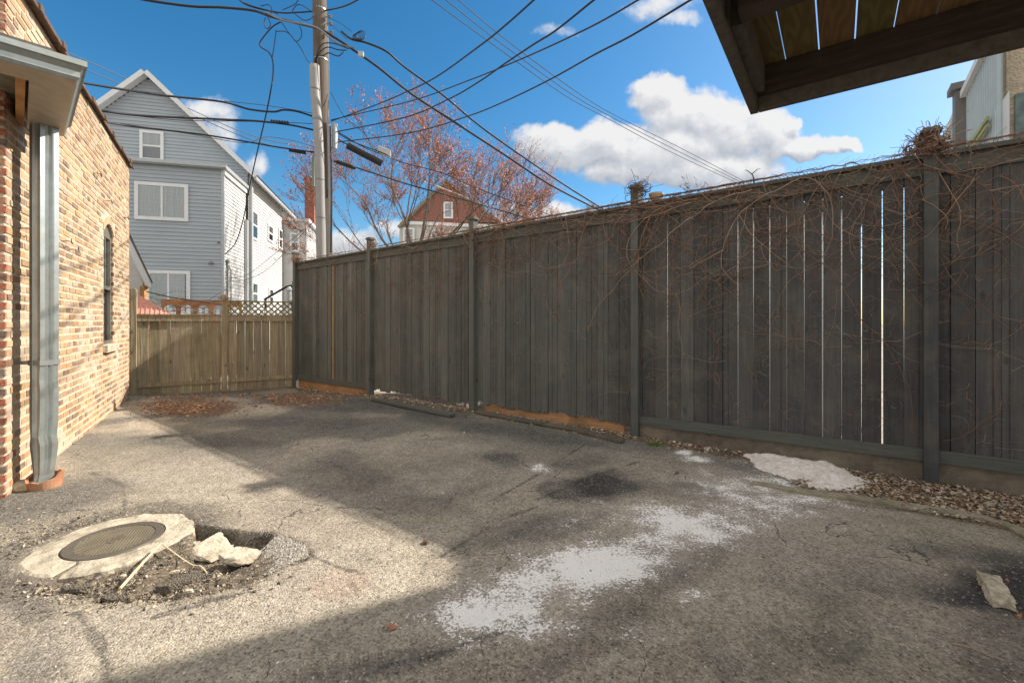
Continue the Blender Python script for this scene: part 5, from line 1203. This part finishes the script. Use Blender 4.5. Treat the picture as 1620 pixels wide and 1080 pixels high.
for sgn in (1, -1):
    e1 = HU * (half * sgn) + Z * (ez - gz); un = e1.normalized(); nrm_ = HD.cross(un) * sgn; nrm_ = nrm_ if nrm_.z > 0 else -nrm_
    rfm.prism([hp_(gu, MD - .32, gz) + nrm_ * .03, hp_(gu, MD - .32, gz) + nrm_ * .03 + e1 * 1.09, hp_(gu, MD - .32, gz) + nrm_ * .13 + e1 * 1.09, hp_(gu, MD - .32, gz + .02) + nrm_ * .13], HD * (14.5 + .5))
rfm.build('roof', M['shingle'], house)
rk = MB()
for sgn in (1, -1):
    e1 = HU * (half * sgn) + Z * (ez - gz); un = e1.normalized(); nrm_ = HD.cross(un); nrm_ = nrm_ if nrm_.z > 0 else -nrm_
    o_ = hp_(gu, MD - .345, gz)
    rk.prism([o_ + nrm_ * .135, o_ + nrm_ * .135 + e1 * 1.10, o_ - nrm_ * .03 + e1 * 1.10, o_ - nrm_ * .03], HD * .022)
    o2 = hp_(gu, MD - .32, gz); rk.prism([o2 + nrm_ * .026, o2 + nrm_ * .026 + e1 * 1.08, o2 - nrm_ * .0 + e1 * 1.08, o2 - nrm_ * .0], HD * .30)
rk.build('rake_board', M['white'], house)
front_window(222, 260, 206, 254, MD, mull='h', inner='blind', fr=.10)
# side eave gutter and downspouts
tr = MB(); e1 = HU * half + Z * (ez - gz); p0 = hp_(gu, MD - .3, gz) + e1 * 1.09; tr.box(p0 + Z * -.10, HU * .09, HD * 14.8, Z * .11); tr.box(hp_(mW1 + .02, MD - .1, ez - .14), HU * .02, HD * 14.2, Z * .22); tr.build('side_gutter', M['alum'], house)
tr = MB(); tr.box(hp_(mW1 + .025, MD + .06, 0), HU * .10, HD * .20, Z * (ez - .1)); tr.box(hp_(.03, 2.05, 0), HU * .10, HD * .17, Z * 5.2); tr.build('leader_pipe', M['alum'], house)
def side_window(x0, x1, y0, y1, u_=None, **kw):
    uu = mW1 if u_ is None else u_
    da, db = d_on_side(x0, uu), d_on_side(x1, uu); pa = hp_(uu, da); za = CZ + (HZ - y1) / F * pa.y; zb = CZ + (HZ - y0) / F * pa.y
    return hwin(house, hp_(uu + .015, da, za), HD, HU, db - da, zb - za, **kw)
side_window(395.5, 406, 329, 376, mull='h', inner='blind', fr=.08, fm='white'); side_window(422.5, 430.5, 353, 380, mull='h', inner='blind', fr=.08); side_window(439.5, 445, 360, 392, mull='h', inner='dark', fr=.08)
side_window(395, 406, 444, 482, mull='h', inner='dark', fr=.08); side_window(424, 431, 455, 482, mull='h', inner='dark', fr=.08)
# wing facing the camera further back
wd_ = d_on_side(447, mW1); wo0 = hp_(mW1, wd_); wz = CZ + (HZ - 349) / F * wo0.y
def u_on(px, d): k = (px - 810) / F; o = hp_(0, d); return (k * o.y - o.x) / (HU.x - k * HU.y)
wu1 = u_on(484, wd_)
sm = MB(); sm.box(hp_(mW1 + .03, wd_ + .02, -.3), HU * (wu1 - mW1 - .05), HD * 5, Z * (wz + .3)); sm.build('wing_core', M['dark'], house)
sm = MB(); siding(sm, hp_(mW1 + .03, wd_), HU, wu1 - mW1 - .03, -HD, 0, wz); siding(sm, hp_(wu1, wd_), HD, 5, HU, 0, wz); sm.build('wing_siding', M['siding_w'], house)
sm = MB(); sm.box(hp_(mW1 + .03, wd_ - .15, wz + .002), HU * (wu1 - mW1 + .15), HD * 5.3, Z * .14); sm.build('wing_roof', M['white'], house)
pa = hp_(u_on(459, wd_), wd_); w0 = u_on(459, wd_); w1 = u_on(474, wd_); za = CZ + (HZ - 398) / F * pa.y; zb = CZ + (HZ - 368) / F * pa.y; hwin(house, hp_(w0, wd_ - .018, za), HU, -HD, w1 - w0, zb - za, mull='h', inner='blind', fr=.08)
for (a, b_) in ((386, 400),):
    db = d_on_side(488, wu1); da_ = d_on_side(491.5, wu1)
ch = MB(); cc0 = P(482, 300, 27); cw = 14 / F * 27; ch.box(Vector((cc0.x, cc0.y, 4)), HU * cw, HD * .6, Z * (CZ + (HZ - 284) / F * 27 - 4)); ch.box(Vector((cc0.x - .05, cc0.y - .05, CZ + (HZ - 284) / F * 27 + .002)), HU * (cw + .1), HD * .7, Z * .12)
def chimney_courses(): pass
chim = ch.build('chimney', M['redbrick'], house)
wm = MB(); c0 = hp_(.0, .15, 0)
wm.tube([hp_(.06, .22, .0), hp_(.06, .22, 3.3)], .03, 8); wm.tube([hp_(.06, .55, 1.2), hp_(.06, .55, 3.1), hp_(.05, .24, 3.25)], .02, 8); wm.lathe(hp_(.07, .22, 3.3), [(.05, 0), (.07, .08), (.03, .14)], 10); wm.build('service_mast', M['cable_g'], house)
fx = MB(); fx.lathe(P(346, 386, 14.97), [(.02, 0), (.05, .02), (.05, .07), (.02, .09)], 10); fx.lathe(P(334, 418, 14.9), [(.03, 0), (.09, .02), (.06, .07), (.02, .09)], 10); fx.build('wall_fixture', M['cable_g'], house)
hr = MB(); hr.tube(spline([P(418, 474, 12.5), P(435, 464, 12.5), P(455, 453, 12.5), P(462, 452, 12.5)], 5), .03, 8); hr.tube([P(462, 452, 12.5), P(463, 520, 12.5)], .03, 8); hr.tube([P(420, 473, 12.5), P(420, 540, 12.5)], .03, 8)
tag(hr.build('stair_handrail', M['cable']), 'black iron handrail rising behind the lattice', 'handrail')
lm = MB(); c0 = P(457.5, 476, 12.3); lm.tube([Vector((c0.x, c0.y, 0)), c0], .03, 8); lm.lathe(c0, [(.05, 0), (.07, .02), (.06, .28), (.10, .30), (.03, .40)], 12)
tag(lm.build('yard_lantern', M['alum']), 'small grey post lantern behind the right end of the lattice', 'lantern')
cable([(356, 440, 15), (390, 435, 14.6), (430, 405, 14), (470, 372, 12.6), (497, 350, 11)], .009, 'upper thin service wire from the house corner to the pole', 'cable_g', 'service_wire')
cable([(356, 446, 15), (390, 442, 14.6), (420, 428, 14), (450, 400, 13.4), (497, 350, 11.05)], .009, 'lower thin service wire from the house corner to the pole', 'cable_g', 'service_wire')
# pink/white yard things seen behind the low fence
rb_ = thing('scalloped_fence', P(300, 500, 10.4), 'rust brown panel with round cut-outs behind the tan fence', 'fence')
mb = MB(); y0 = 10.3; xa = P(255, 0, y0).x; xb = P(352, 0, y0).x; za, zb = 1.25, 1.78; n = 5; wcell = (xb - xa) / n; yaw = Vector((.839, .544, 0)).normalized()
p0 = P(255, 500, 9.95); p0.z = 0; Lp = 1.55; wcell = Lp / n
for k in range(n):
    x_ = k * wcell; rr = wcell * .36; cxx = x_ + wcell / 2; czz = 1.56; m2 = 14
    for i in range(m2):
        a0, a1 = math.pi * i / m2, math.pi * (i + 1) / m2
        mb.prism([p0 + yaw * (cxx + rr * math.cos(a0)) + Z * (czz + rr * math.sin(a0)), p0 + yaw * (cxx + rr * math.cos(a1)) + Z * (czz + rr * math.sin(a1)), p0 + yaw * (cxx + rr * math.cos(a1)) + Z * 1.80, p0 + yaw * (cxx + rr * math.cos(a0)) + Z * 1.80], TN * .02)
    for sx_ in (x_, x_ + wcell - (wcell / 2 - rr)): mb.box(p0 + yaw * sx_ + Z * 1.0, yaw * (wcell / 2 - rr), TN * .02, Z * .80)
mb.box(p0 + Z * 0.0 + TN * .0, yaw * Lp, TN * .018, Z * 1.0); mb.build('panel', mat('rust_wood', (.27, .12, .05), .8, n_scale=5, n_amt=.3), rb_)
wl = MB(); q0 = p0 + TN * .9 - yaw * .3
for k in range(26): wl.box(q0 + yaw * (k * .12), yaw * .06, TN * .02, Z * 1.62)
for zz in (.4, 1.3): wl.box(q0 + TN * .021 + Z * zz, yaw * 3.2, TN * .03, Z * .08)
tag(wl.build('picket_fence', M['white']), 'white picket fence glimpsed through the lattice and the cut-outs', 'fence')

# shed behind the brick building
shed = thing('stucco_shed', P(190, 500, 10.2) - Z * CZ, 'pale shed with white rake board and low red metal roof behind the brick corner', 'shed')
Ys = 9.9
def sp3(px, py, dY=0): return P(px, py, Ys + dY)
sw = MB(); sw.prism([sp3(120, 508 + 92), sp3(226, 508 + 92), sp3(226, 447), sp3(203, 398), sp3(170, 330), sp3(120, 330)], Vector((-1.1, 1.0, 0)) * 1.1); sw.build('wall', M['cream'], shed)
rr3 = MB(); rr3.prism([sp3(150, 262, -.2), sp3(240, 449, -.2), sp3(238, 455, -.2), sp3(232, 451, -.2), sp3(150, 290, -.2)], Vector((-1.0, 1.0, 0)) * 1.2); rr3.build('rake_board', M['white'], shed)
rr4 = MB(); rr4.prism([sp3(150, 250, -.24), sp3(242, 447, -.24), sp3(240.5, 449, -.24), sp3(150, 260.5, -.24)], Vector((-1.02, 1.0, 0)) * 1.3); rr4.build('roof', M['shingle'], shed)
rr5 = MB(); rr5.box(sp3(221, 452, -.05), Vector((.10, 0, 0)), Vector((0, .1, 0)), Z * -.9); rr5.build('corner_post', M['rafter'], shed)
lr = MB(); a_, b__, c__, d__ = P(196, 452, 9.3), P(268, 497, 9.3), P(300, 500, 11.3), P(196, 452, 11.3)
lr.quadify([a_, b__, P(262, 492, 10.2), P(205, 455, 10.2)], [(0, 1, 2, 3)]) if False else None
Pa, Pb, Pc, Pd = P(180, 444, 9.45), P(270, 497, 9.45), P(262, 520, 8.95), P(180, 528, 8.8)
for k in range(12):   # ribbed metal sheets of the low lean-to
    t0, t1 = k / 12, (k + 1) / 12; a0, a1 = Pa.lerp(Pb, t0), Pa.lerp(Pb, t1); c0_, c1_ = Pd.lerp(Pc, t0), Pd.lerp(Pc, t1)
    lr.prism([a0, a1, c1_, c0_], Z * .012); e_ = (a1 - a0) * .22; lr.prism([a0 + Z * .0125, a0 + e_ + Z * .0125, c0_ + e_ + Z * .0125, c0_ + Z * .0125], Z * .018)
lr.build('low_roof', M['redroof'], shed)
lw_ = MB(); lw_.box(Vector((-7.75, 8.75, -.2)), Vector((.46, .02, 0)), Vector((-.3, .5, 0)), Z * 1.5); lw_.build('low_wall', M['redbrick'], shed)

# ------------------------------------------------------------------ RED GABLE HOUSE
RH = thing('red_gable_house', P(708, 508, 32) - Z * CZ, 'distant house with red shingled gable and cream lower wall behind the maple', 'house')
Yr = 32.0
def rp(px, py, dY=0): return P(px, py, Yr + dY)
mb = MB(); mb.prism([rp(640, 352), rp(706, 288), rp(794, 352)], Vector((0, 6, 0))); mb.build('gable', M['redshingle'], RH)
mb = MB(); mb.prism([rp(632, 560, .1), rp(792, 560, .1), rp(792, 354, .1), rp(632, 354, .1)], Vector((0, 6, 0))); mb.build('wall', M['cream'], RH)
mb = MB(); mb.prism([rp(628, 358, -.3), rp(706, 282, -.3), rp(706, 287, -.3), rp(634, 358, -.3)], Vector((0, 7, 0))); mb.prism([rp(802, 358, -.3), rp(706, 282, -.3), rp(706, 287, -.3), rp(796, 358, -.3)], Vector((0, 7, 0))); mb.build('roof', mat('mossy_roof', (.20, .19, .14), .9, n_scale=2, n_amt=.3), RH)
mb = MB(); mb.prism([rp(632, 349, -.12), rp(800, 356, -.12), rp(800, 361, -.12), rp(632, 354, -.12)], Vector((0, .2, 0))); mb.build('trim_band', M['white'], RH)
for (x0_, x1_, y0_, y1_) in ((702, 717, 320, 346), (638, 656, 361, 386), (682, 698, 364, 390), (735, 752, 364, 390)):
    a = rp(x0_, y1_, -.02); b_ = rp(x1_, y0_, -.02); hwin(RH, a, Vector((1, 0, 0)), Vector((0, -1, 0)), b_.x - a.x, b_.z - a.z, mull='h', inner='curtain', fr=.12, proud=.12)

# ------------------------------------------------------------------ TREES
def tree(name, base, limbs, trunk_h, trunk_r, label, seed, bud_n, bud_s, budcols, maxd=4, twig=.5, group=None, spread=.5, env=None):
    rr = random.Random(seed); root = thing(name, base, label, 'tree', group); wood = MB(); buds = MB(); tips = []
    def grow(p, d, L, r, depth):
        n = 5; pts = [p]; q = p; dd = d
        for i in range(n):
            if env and ((q - env[0]) * 1.0).length > 0 and ((q.x - env[0].x) / env[1]) ** 2 + ((q.y - env[0].y) / env[2]) ** 2 + ((q.z - env[0].z) / env[3]) ** 2 > 1 and q.z > env[0].z - 1.5 and i > 0: break
            dd = (dd + Vector((rr.gauss(0, .07), rr.gauss(0, .07), rr.gauss(0, .05) + (.035 if depth > 0 else .0)))).normalized(); q = q + dd * L / n; pts.append(q)
        if len(pts) < 2: return
        short = len(pts) - 1 < n; n = len(pts) - 1
        r1 = r * (.62 if depth < maxd else .25)
        wood.tube(pts, [r + (r1 - r) * i / n for i in range(n + 1)], 6 if depth < 2 else 3, cap=False)
        if depth >= maxd or short:
            for i in range(1, n + 1): tips.append((pts[i], dd))
            return
        kids = rr.choice([2, 3]) if depth < 2 else 3
        for k in range(kids):
            ax = Vector((rr.gauss(0, 1), rr.gauss(0, 1), rr.gauss(0, .6))).normalized(); side = (ax - dd * ax.dot(dd)).normalized()
            nd = (dd + side * rr.uniform(.25, .75) * spread * 2).normalized(); tpos = pts[-1] if k == 0 else pts[rr.randint(min(3, n), n)]
            if k == 0: nd = (dd + side * .15).normalized()
            grow(tpos, nd, L * rr.uniform(.62, .86), max(.005, r1 * (.95 if k == 0 else .65)), depth + 1)
        if depth >= 1:
            for i in range(1, n): 
                if rr.random() < .8:
                    ax = Vector((rr.gauss(0, 1), rr.gauss(0, 1), rr.gauss(.4, .6))).normalized(); grow_t(pts[i], (dd * .7 + ax * .7).normalized(), twig * rr.uniform(.4, 1))
    def grow_t(p, d, L):
        q = p + d * L * .5 + Vector((0, 0, L * .05)); e = q + (d + Vector((rr.gauss(0, .2), rr.gauss(0, .2), .2))).normalized() * L * .5
        wood.tube([p, q, e], [.007, .005, .003], 3, cap=False); tips.append((q, d)); tips.append((e, d))
    top = base + Vector((0, 0, trunk_h)); wood.tube([base + Z * -.1, base + Z * trunk_h * .5, top], [trunk_r * 1.15, trunk_r, trunk_r * .9], 10)
    for (dx, dy, dz, L, r) in limbs: grow(top, Vector((dx, dy, dz)).normalized(), L, r * .72, 0)
    wood.build('trunk', M['bark'], root)
    for k in range(bud_n):
        p, d = rr.choice(tips); c = rr.choice(budcols); g_ = rr.uniform(.7, 1.3); c = tuple(x * g_ for x in c); p = p + Vector((rr.gauss(0, .022), rr.gauss(0, .022), rr.gauss(0, .022)))
        a = Vector((rr.gauss(0, 1), rr.gauss(0, 1), rr.gauss(0, 1))).normalized() * bud_s * rr.uniform(.5, 1.2); b_ = a.orthogonal().normalized() * a.length * rr.uniform(.3, .6)
        buds.quadify([p - a * .5, p + b_ * .5, p + a * .5, p - b_ * .5], [(0, 1, 2, 3)], c)
    if bud_n: buds.build('crown', M['bud'], root)
    return root
budc = [(.44, .08, .035), (.38, .15, .08), (.18, .09, .055), (.50, .34, .24), (.10, .065, .045), (.50, .10, .04)]
tree('red_maple', Vector((-3.5, 16, 0)), [(-.50, .1, .85, 2.2, .10), (-.18, .0, 1, 2.3, .11), (.22, -.1, 1, 2.3, .10), (.58, .15, .85, 2.2, .10), (-1.0, -.1, .62, 2.1, .075), (-.75, .4, .75, 2.0, .07), (.1, .5, .9, 2.0, .09), (1.0, -.2, .62, 2.0, .07), (1.1, .1, .3, 1.8, .05), (1.0, .2, .45, 2.1, .06), (.85, -.3, .8, 2.1, .06), (.0, -.4, 1, 2.0, .06)], 2.7, .2,
     'wide bare maple with red-orange spring buds behind the fence, right of the pole', 12, 50000, .060, budc, 5, .6, 'trees behind the fence', .5, (Vector((-3.4, 16, 5.8)), 4.9, 3.5, 4.6))
tree('red_maple', Vector((-.35, 18.5, 0)), [(-.15, 0, 1, 2.0, .07), (.25, .1, 1, 2.1, .07), (.05, -.2, 1, 1.9, .06), (.55, 0, .9, 1.5, .05)], 2.6, .13,
     'smaller slender maple with red buds at the right edge of the large one', 15, 14000, .058, budc, 4, .45, 'trees behind the fence', .4)
tree('bare_tree', P(548, 508, 26) - Z * CZ, [(-.3, 0, 1, 1.7, .06), (.3, 0, 1, 1.7, .06), (0, .1, 1, 1.8, .06), (-.7, 0, .7, 1.5, .05), (.7, 0, .7, 1.5, .05)], 1.6, .11,
     'small distant leafless tree low between the pole and the maple', 19, 2500, .06, [(.40, .30, .24), (.34, .22, .18)], 3, .5, 'trees behind the fence', .5)
# bramble over low fence
mb = MB(); rr = random.Random(44)
for k in range(46):
    a = P(rr.uniform(228, 350), rr.uniform(468, 500), 9.6 + rr.uniform(-.3, .3)); pts = [a]; d = Vector((rr.choice([-1, 1]), rr.gauss(0, .3), rr.gauss(0, .35))).normalized()
    for j in range(7): d = (d + Vector((0, 0, -.07)) + Vector((rr.gauss(0, .1), rr.gauss(0, .1), rr.gauss(0, .15)))).normalized(); pts.append(pts[-1] + d * .10)
    mb.tube(pts, [.005 * (1 - .1 * j) for j in range(8)], 3, rr.choice([(.16, .12, .10), (.25, .20, .16), (.10, .07, .06)]), cap=False)
tag(mb.build('bramble', M['vine']), 'grey leafless bramble tangled above the left panel of the tan fence', 'bramble', kind='stuff')
mb = MB(); mb.tube(spline([P(232, 461, 9.6), P(270, 470, 9.6), P(320, 477, 9.6), P(352, 482, 9.5)], 5), .014, 6, (.10, .09, .085)); tag(mb.build('fallen_branch', M['vine']), 'dark slanting rail-like branch above the left panel of the tan fence', 'branch')

# ------------------------------------------------------------------ DECK OVERHEAD
DP = Vector((1.362, 2.525, 0)); DZ = 2.475
def dk_(a, b_, z=0): return DP - FD * a - FN * b_ + Z * (DZ + z)     # a: along the far edge to the right, b: back towards the camera
deck = thing('overhead_deck', dk_(2, 1.5, 0), 'dark wooden deck seen from below with gaps between its boards', 'deck')
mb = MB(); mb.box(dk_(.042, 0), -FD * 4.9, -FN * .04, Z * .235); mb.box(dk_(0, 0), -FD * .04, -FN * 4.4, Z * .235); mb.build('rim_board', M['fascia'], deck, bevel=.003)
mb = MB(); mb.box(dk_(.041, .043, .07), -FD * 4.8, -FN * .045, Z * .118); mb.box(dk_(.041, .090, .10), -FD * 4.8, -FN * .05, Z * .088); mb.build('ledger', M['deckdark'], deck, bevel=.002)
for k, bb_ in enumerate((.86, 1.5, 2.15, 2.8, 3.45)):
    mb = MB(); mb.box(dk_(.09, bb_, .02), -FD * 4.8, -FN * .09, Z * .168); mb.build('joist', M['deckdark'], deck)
mb = MB(); mb.box(dk_(.042, .15, .05), -FD * .045, -FN * .66, Z * .138); mb.build('blocking', M['fascia'], deck)
# post carrying the deck's outer corner stands out of frame; boards
gx0 = (G(1227, 600) * 0); 
def edge_a(px): # a coordinate of ray px at y=0 row on board plane
    zz = 2.665; Yb = (zz - CZ) * F / HZ; q = Vector(((px - 810) / F * Yb, Yb, 0)) - DP; return q.dot(-FD)
ea_ = edge_a(1290); pitch = .144; k0 = -8; rd = random.Random(2)
a = ea_ - pitch * math.floor(ea_ / pitch); a -= pitch
while a < 4.9:
    x0_ = max(a + .0035, -.02); x1_ = a + pitch - .0035
    if x1_ - x0_ > .02:
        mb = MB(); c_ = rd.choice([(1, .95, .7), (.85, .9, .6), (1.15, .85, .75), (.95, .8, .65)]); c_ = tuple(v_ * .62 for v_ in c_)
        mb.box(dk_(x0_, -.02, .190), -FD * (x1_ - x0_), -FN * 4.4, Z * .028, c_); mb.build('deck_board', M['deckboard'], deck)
    a += pitch
for (a_, b__) in ((4.75, .1), (4.75, 4.2), (.1, 4.25)):
    mb = MB(); q = dk_(a_, b__); mb.box(Vector((q.x, q.y, -.1)), -FD * .10, -FN * .10, Z * (DZ + .098)); mb.build('post', M['fascia'], deck)

# ------------------------------------------------------------------ NEIGHBOUR WITH STAIR
E0 = Vector((5.52, 4.94, 0)); nb = thing('stucco_building', E0, 'rough tan stucco building edge with pale vertical siding along its outside stair', 'building')
SUNH = Vector((0.917, 0.4, 0)); foot = [E0, E0 + FN * .16, E0 + FN * .16 + SUNH * 5.5, E0 - FD * 6 + SUNH * 3, E0 - FD * 6]  # unseen depth follows the sun so the body casts no wider shadow
mb = MB(); vs = []
for zz, sh0 in ((-.1, 0), (4.8, 0), (5.0, .30), (9.0, .60)):  # unseen upper setback, shaped to place the shadow edge on the ground
    for k, q in enumerate(foot): vs.append(q - FD * (sh0 if k < 3 else 0) + Z * zz)
mb.quadify(vs, [(i * 5 + k, i * 5 + (k + 1) % 5, (i + 1) * 5 + (k + 1) % 5, (i + 1) * 5 + k) for i in range(3) for k in range(5)] + [(15, 16, 17, 18, 19)])
mb.build('wall', M['stucco'], nb)
def npx(px):   # distance k along FN from E0 seen at px
    k = (px - 810) / F; return (k * E0.y - E0.x) / (FN.x - k * FN.y)
def np_(px, py, off=.0):
    kk = npx(px); p = E0 + FN * kk + FD * off; return Vector((p.x, p.y, CZ + (HZ - py) / F * p.y))
# corrugated panel polygons (upper stair flight and lower)
def corr(pxs, top_fn, bot_z, name, off=.06):
    mb = MB(); ks = [npx(a) for a in pxs]; k0, k1 = min(ks), max(ks); n = max(4, int((k1 - k0) / .10)); 
    for i in range(n):
        for j, (ta, tb, d0, d1) in enumerate(((0, .5, 0, 0), (.5, .62, 0, .03), (.62, .88, .03, .03), (.88, 1, .03, 0))):
            ka, kb_ = k0 + (k1 - k0) * (i + ta) / n, k0 + (k1 - k0) * (i + tb) / n
            pa_, pb_ = E0 + FN * ka + FD * (off + d0), E0 + FN * kb_ + FD * (off + d1); za, zb = top_fn(ka), top_fn(kb_)
            mb.quadify([pa_ + Z * bot_z, pb_ + Z * bot_z, pb_ + Z * zb, pa_ + Z * za], [(0, 1, 2, 3)])
    return mb.build(name, M['metalsiding'], nb)
def zat(px, py): p = E0 + FN * npx(px); return CZ + (HZ - py) / F * p.y
kA, zA = npx(1577), zat(1577, 82); kB, zB = npx(1541), zat(1541, 151); f_up = lambda k: zA + (zB - zA) * (k - kA) / (kB - kA)
kC, zC = npx(1532), zat(1532, 175); kD, zD = npx(1505), zat(1505, 230); f_lo = lambda k: zC + (zD - zC) * (k - kC) / (kD - kC)
corr((1599, 1543), lambda k: min(f_up(k), zA + 1.4), 2.2, 'stair_siding'); corr((1531, 1500), f_lo, 2.2, 'stair_siding', .08)
mb = MB()
for (ka, kb_, fn_) in ((npx(1597), npx(1541), f_up), (npx(1533), npx(1498), f_lo)):
    pa_, pb_ = E0 + FN * ka + FD * .05 + Z * fn_(ka), E0 + FN * kb_ + FD * .05 + Z * fn_(kb_); mb.prism([pa_, pb_, pb_ + Z * .09, pa_ + Z * .09], FD * .09)
mb.build('stair_rail', M['white'], nb)
mb = MB(); kk = npx(1537.5); p_ = E0 + FN * (kk - .09) + FD * .04; mb.box(Vector((p_.x, p_.y, 1.8)), FN * .20, FD * .14, Z * (zat(1537, 142) - 1.8)); mb.box(Vector((p_.x, p_.y, zat(1537, 142) + .002)) - FN * .05 - FD * .05, FN * .3, FD * .24, Z * .09); mb.build('newel_post', mat('grey_newel', (.16, .155, .15), .7), nb)
mb = MB(); pA_ = np_(1588, 190, .11); pB_ = np_(1558, 230, .11); mb.prism([pA_, pB_, pB_ + Z * .045, pA_ + Z * .045], FD * .03); mb.prism([pA_ - Z * .075, pB_ - Z * .075, pB_ - Z * .04, pA_ - Z * .04], FD * .03); mb.build('stair_brace', mat('mossy_brace', (.33, .34, .17), .8, n_scale=8, n_amt=.2), nb)
mb = MB(); q = E0 + FD * .005; mb.prism([Vector((q.x, q.y, 1.5)) - FD * .02 + FN * -.02, Vector((q.x, q.y, 1.5)) + FD * .085 - FN * .02, Vector((q.x, q.y, zat(1592, 160) - .1)) + FD * .085 - FN * .02, Vector((q.x, q.y, zat(1592, 146))) - FD * .02 - FN * .02], -FN * .02); mb.build('corner_board', M['white'], nb)
mb = MB(); mb.box(E0 - FD * .06 - FN * .03, -FD * 3, FN * .028, Z * zat(1600, 143)); mb.build('lower_panel', M['slate'], nb)

# white box added behind the fence to make its gaps read bright
backdrop = thing('gap_backdrop', Vector((3.2, 9.0, 0)), 'low white box added behind the dark fence to brighten its gaps', 'garage')
mb = MB(); q0 = Vector((.2, 8.4, 0)); mb.box(q0, -FD * 5.0, FN * 4.0, Z * 2.7); mb.build('wall', M['bright_white'], backdrop)
mb = MB(); mb.box(q0 + FD * .1 - FN * .1 + Z * 2.702, -FD * 5.2, FN * 4.2, Z * .12); mb.build('roof', M['shingle'], backdrop)
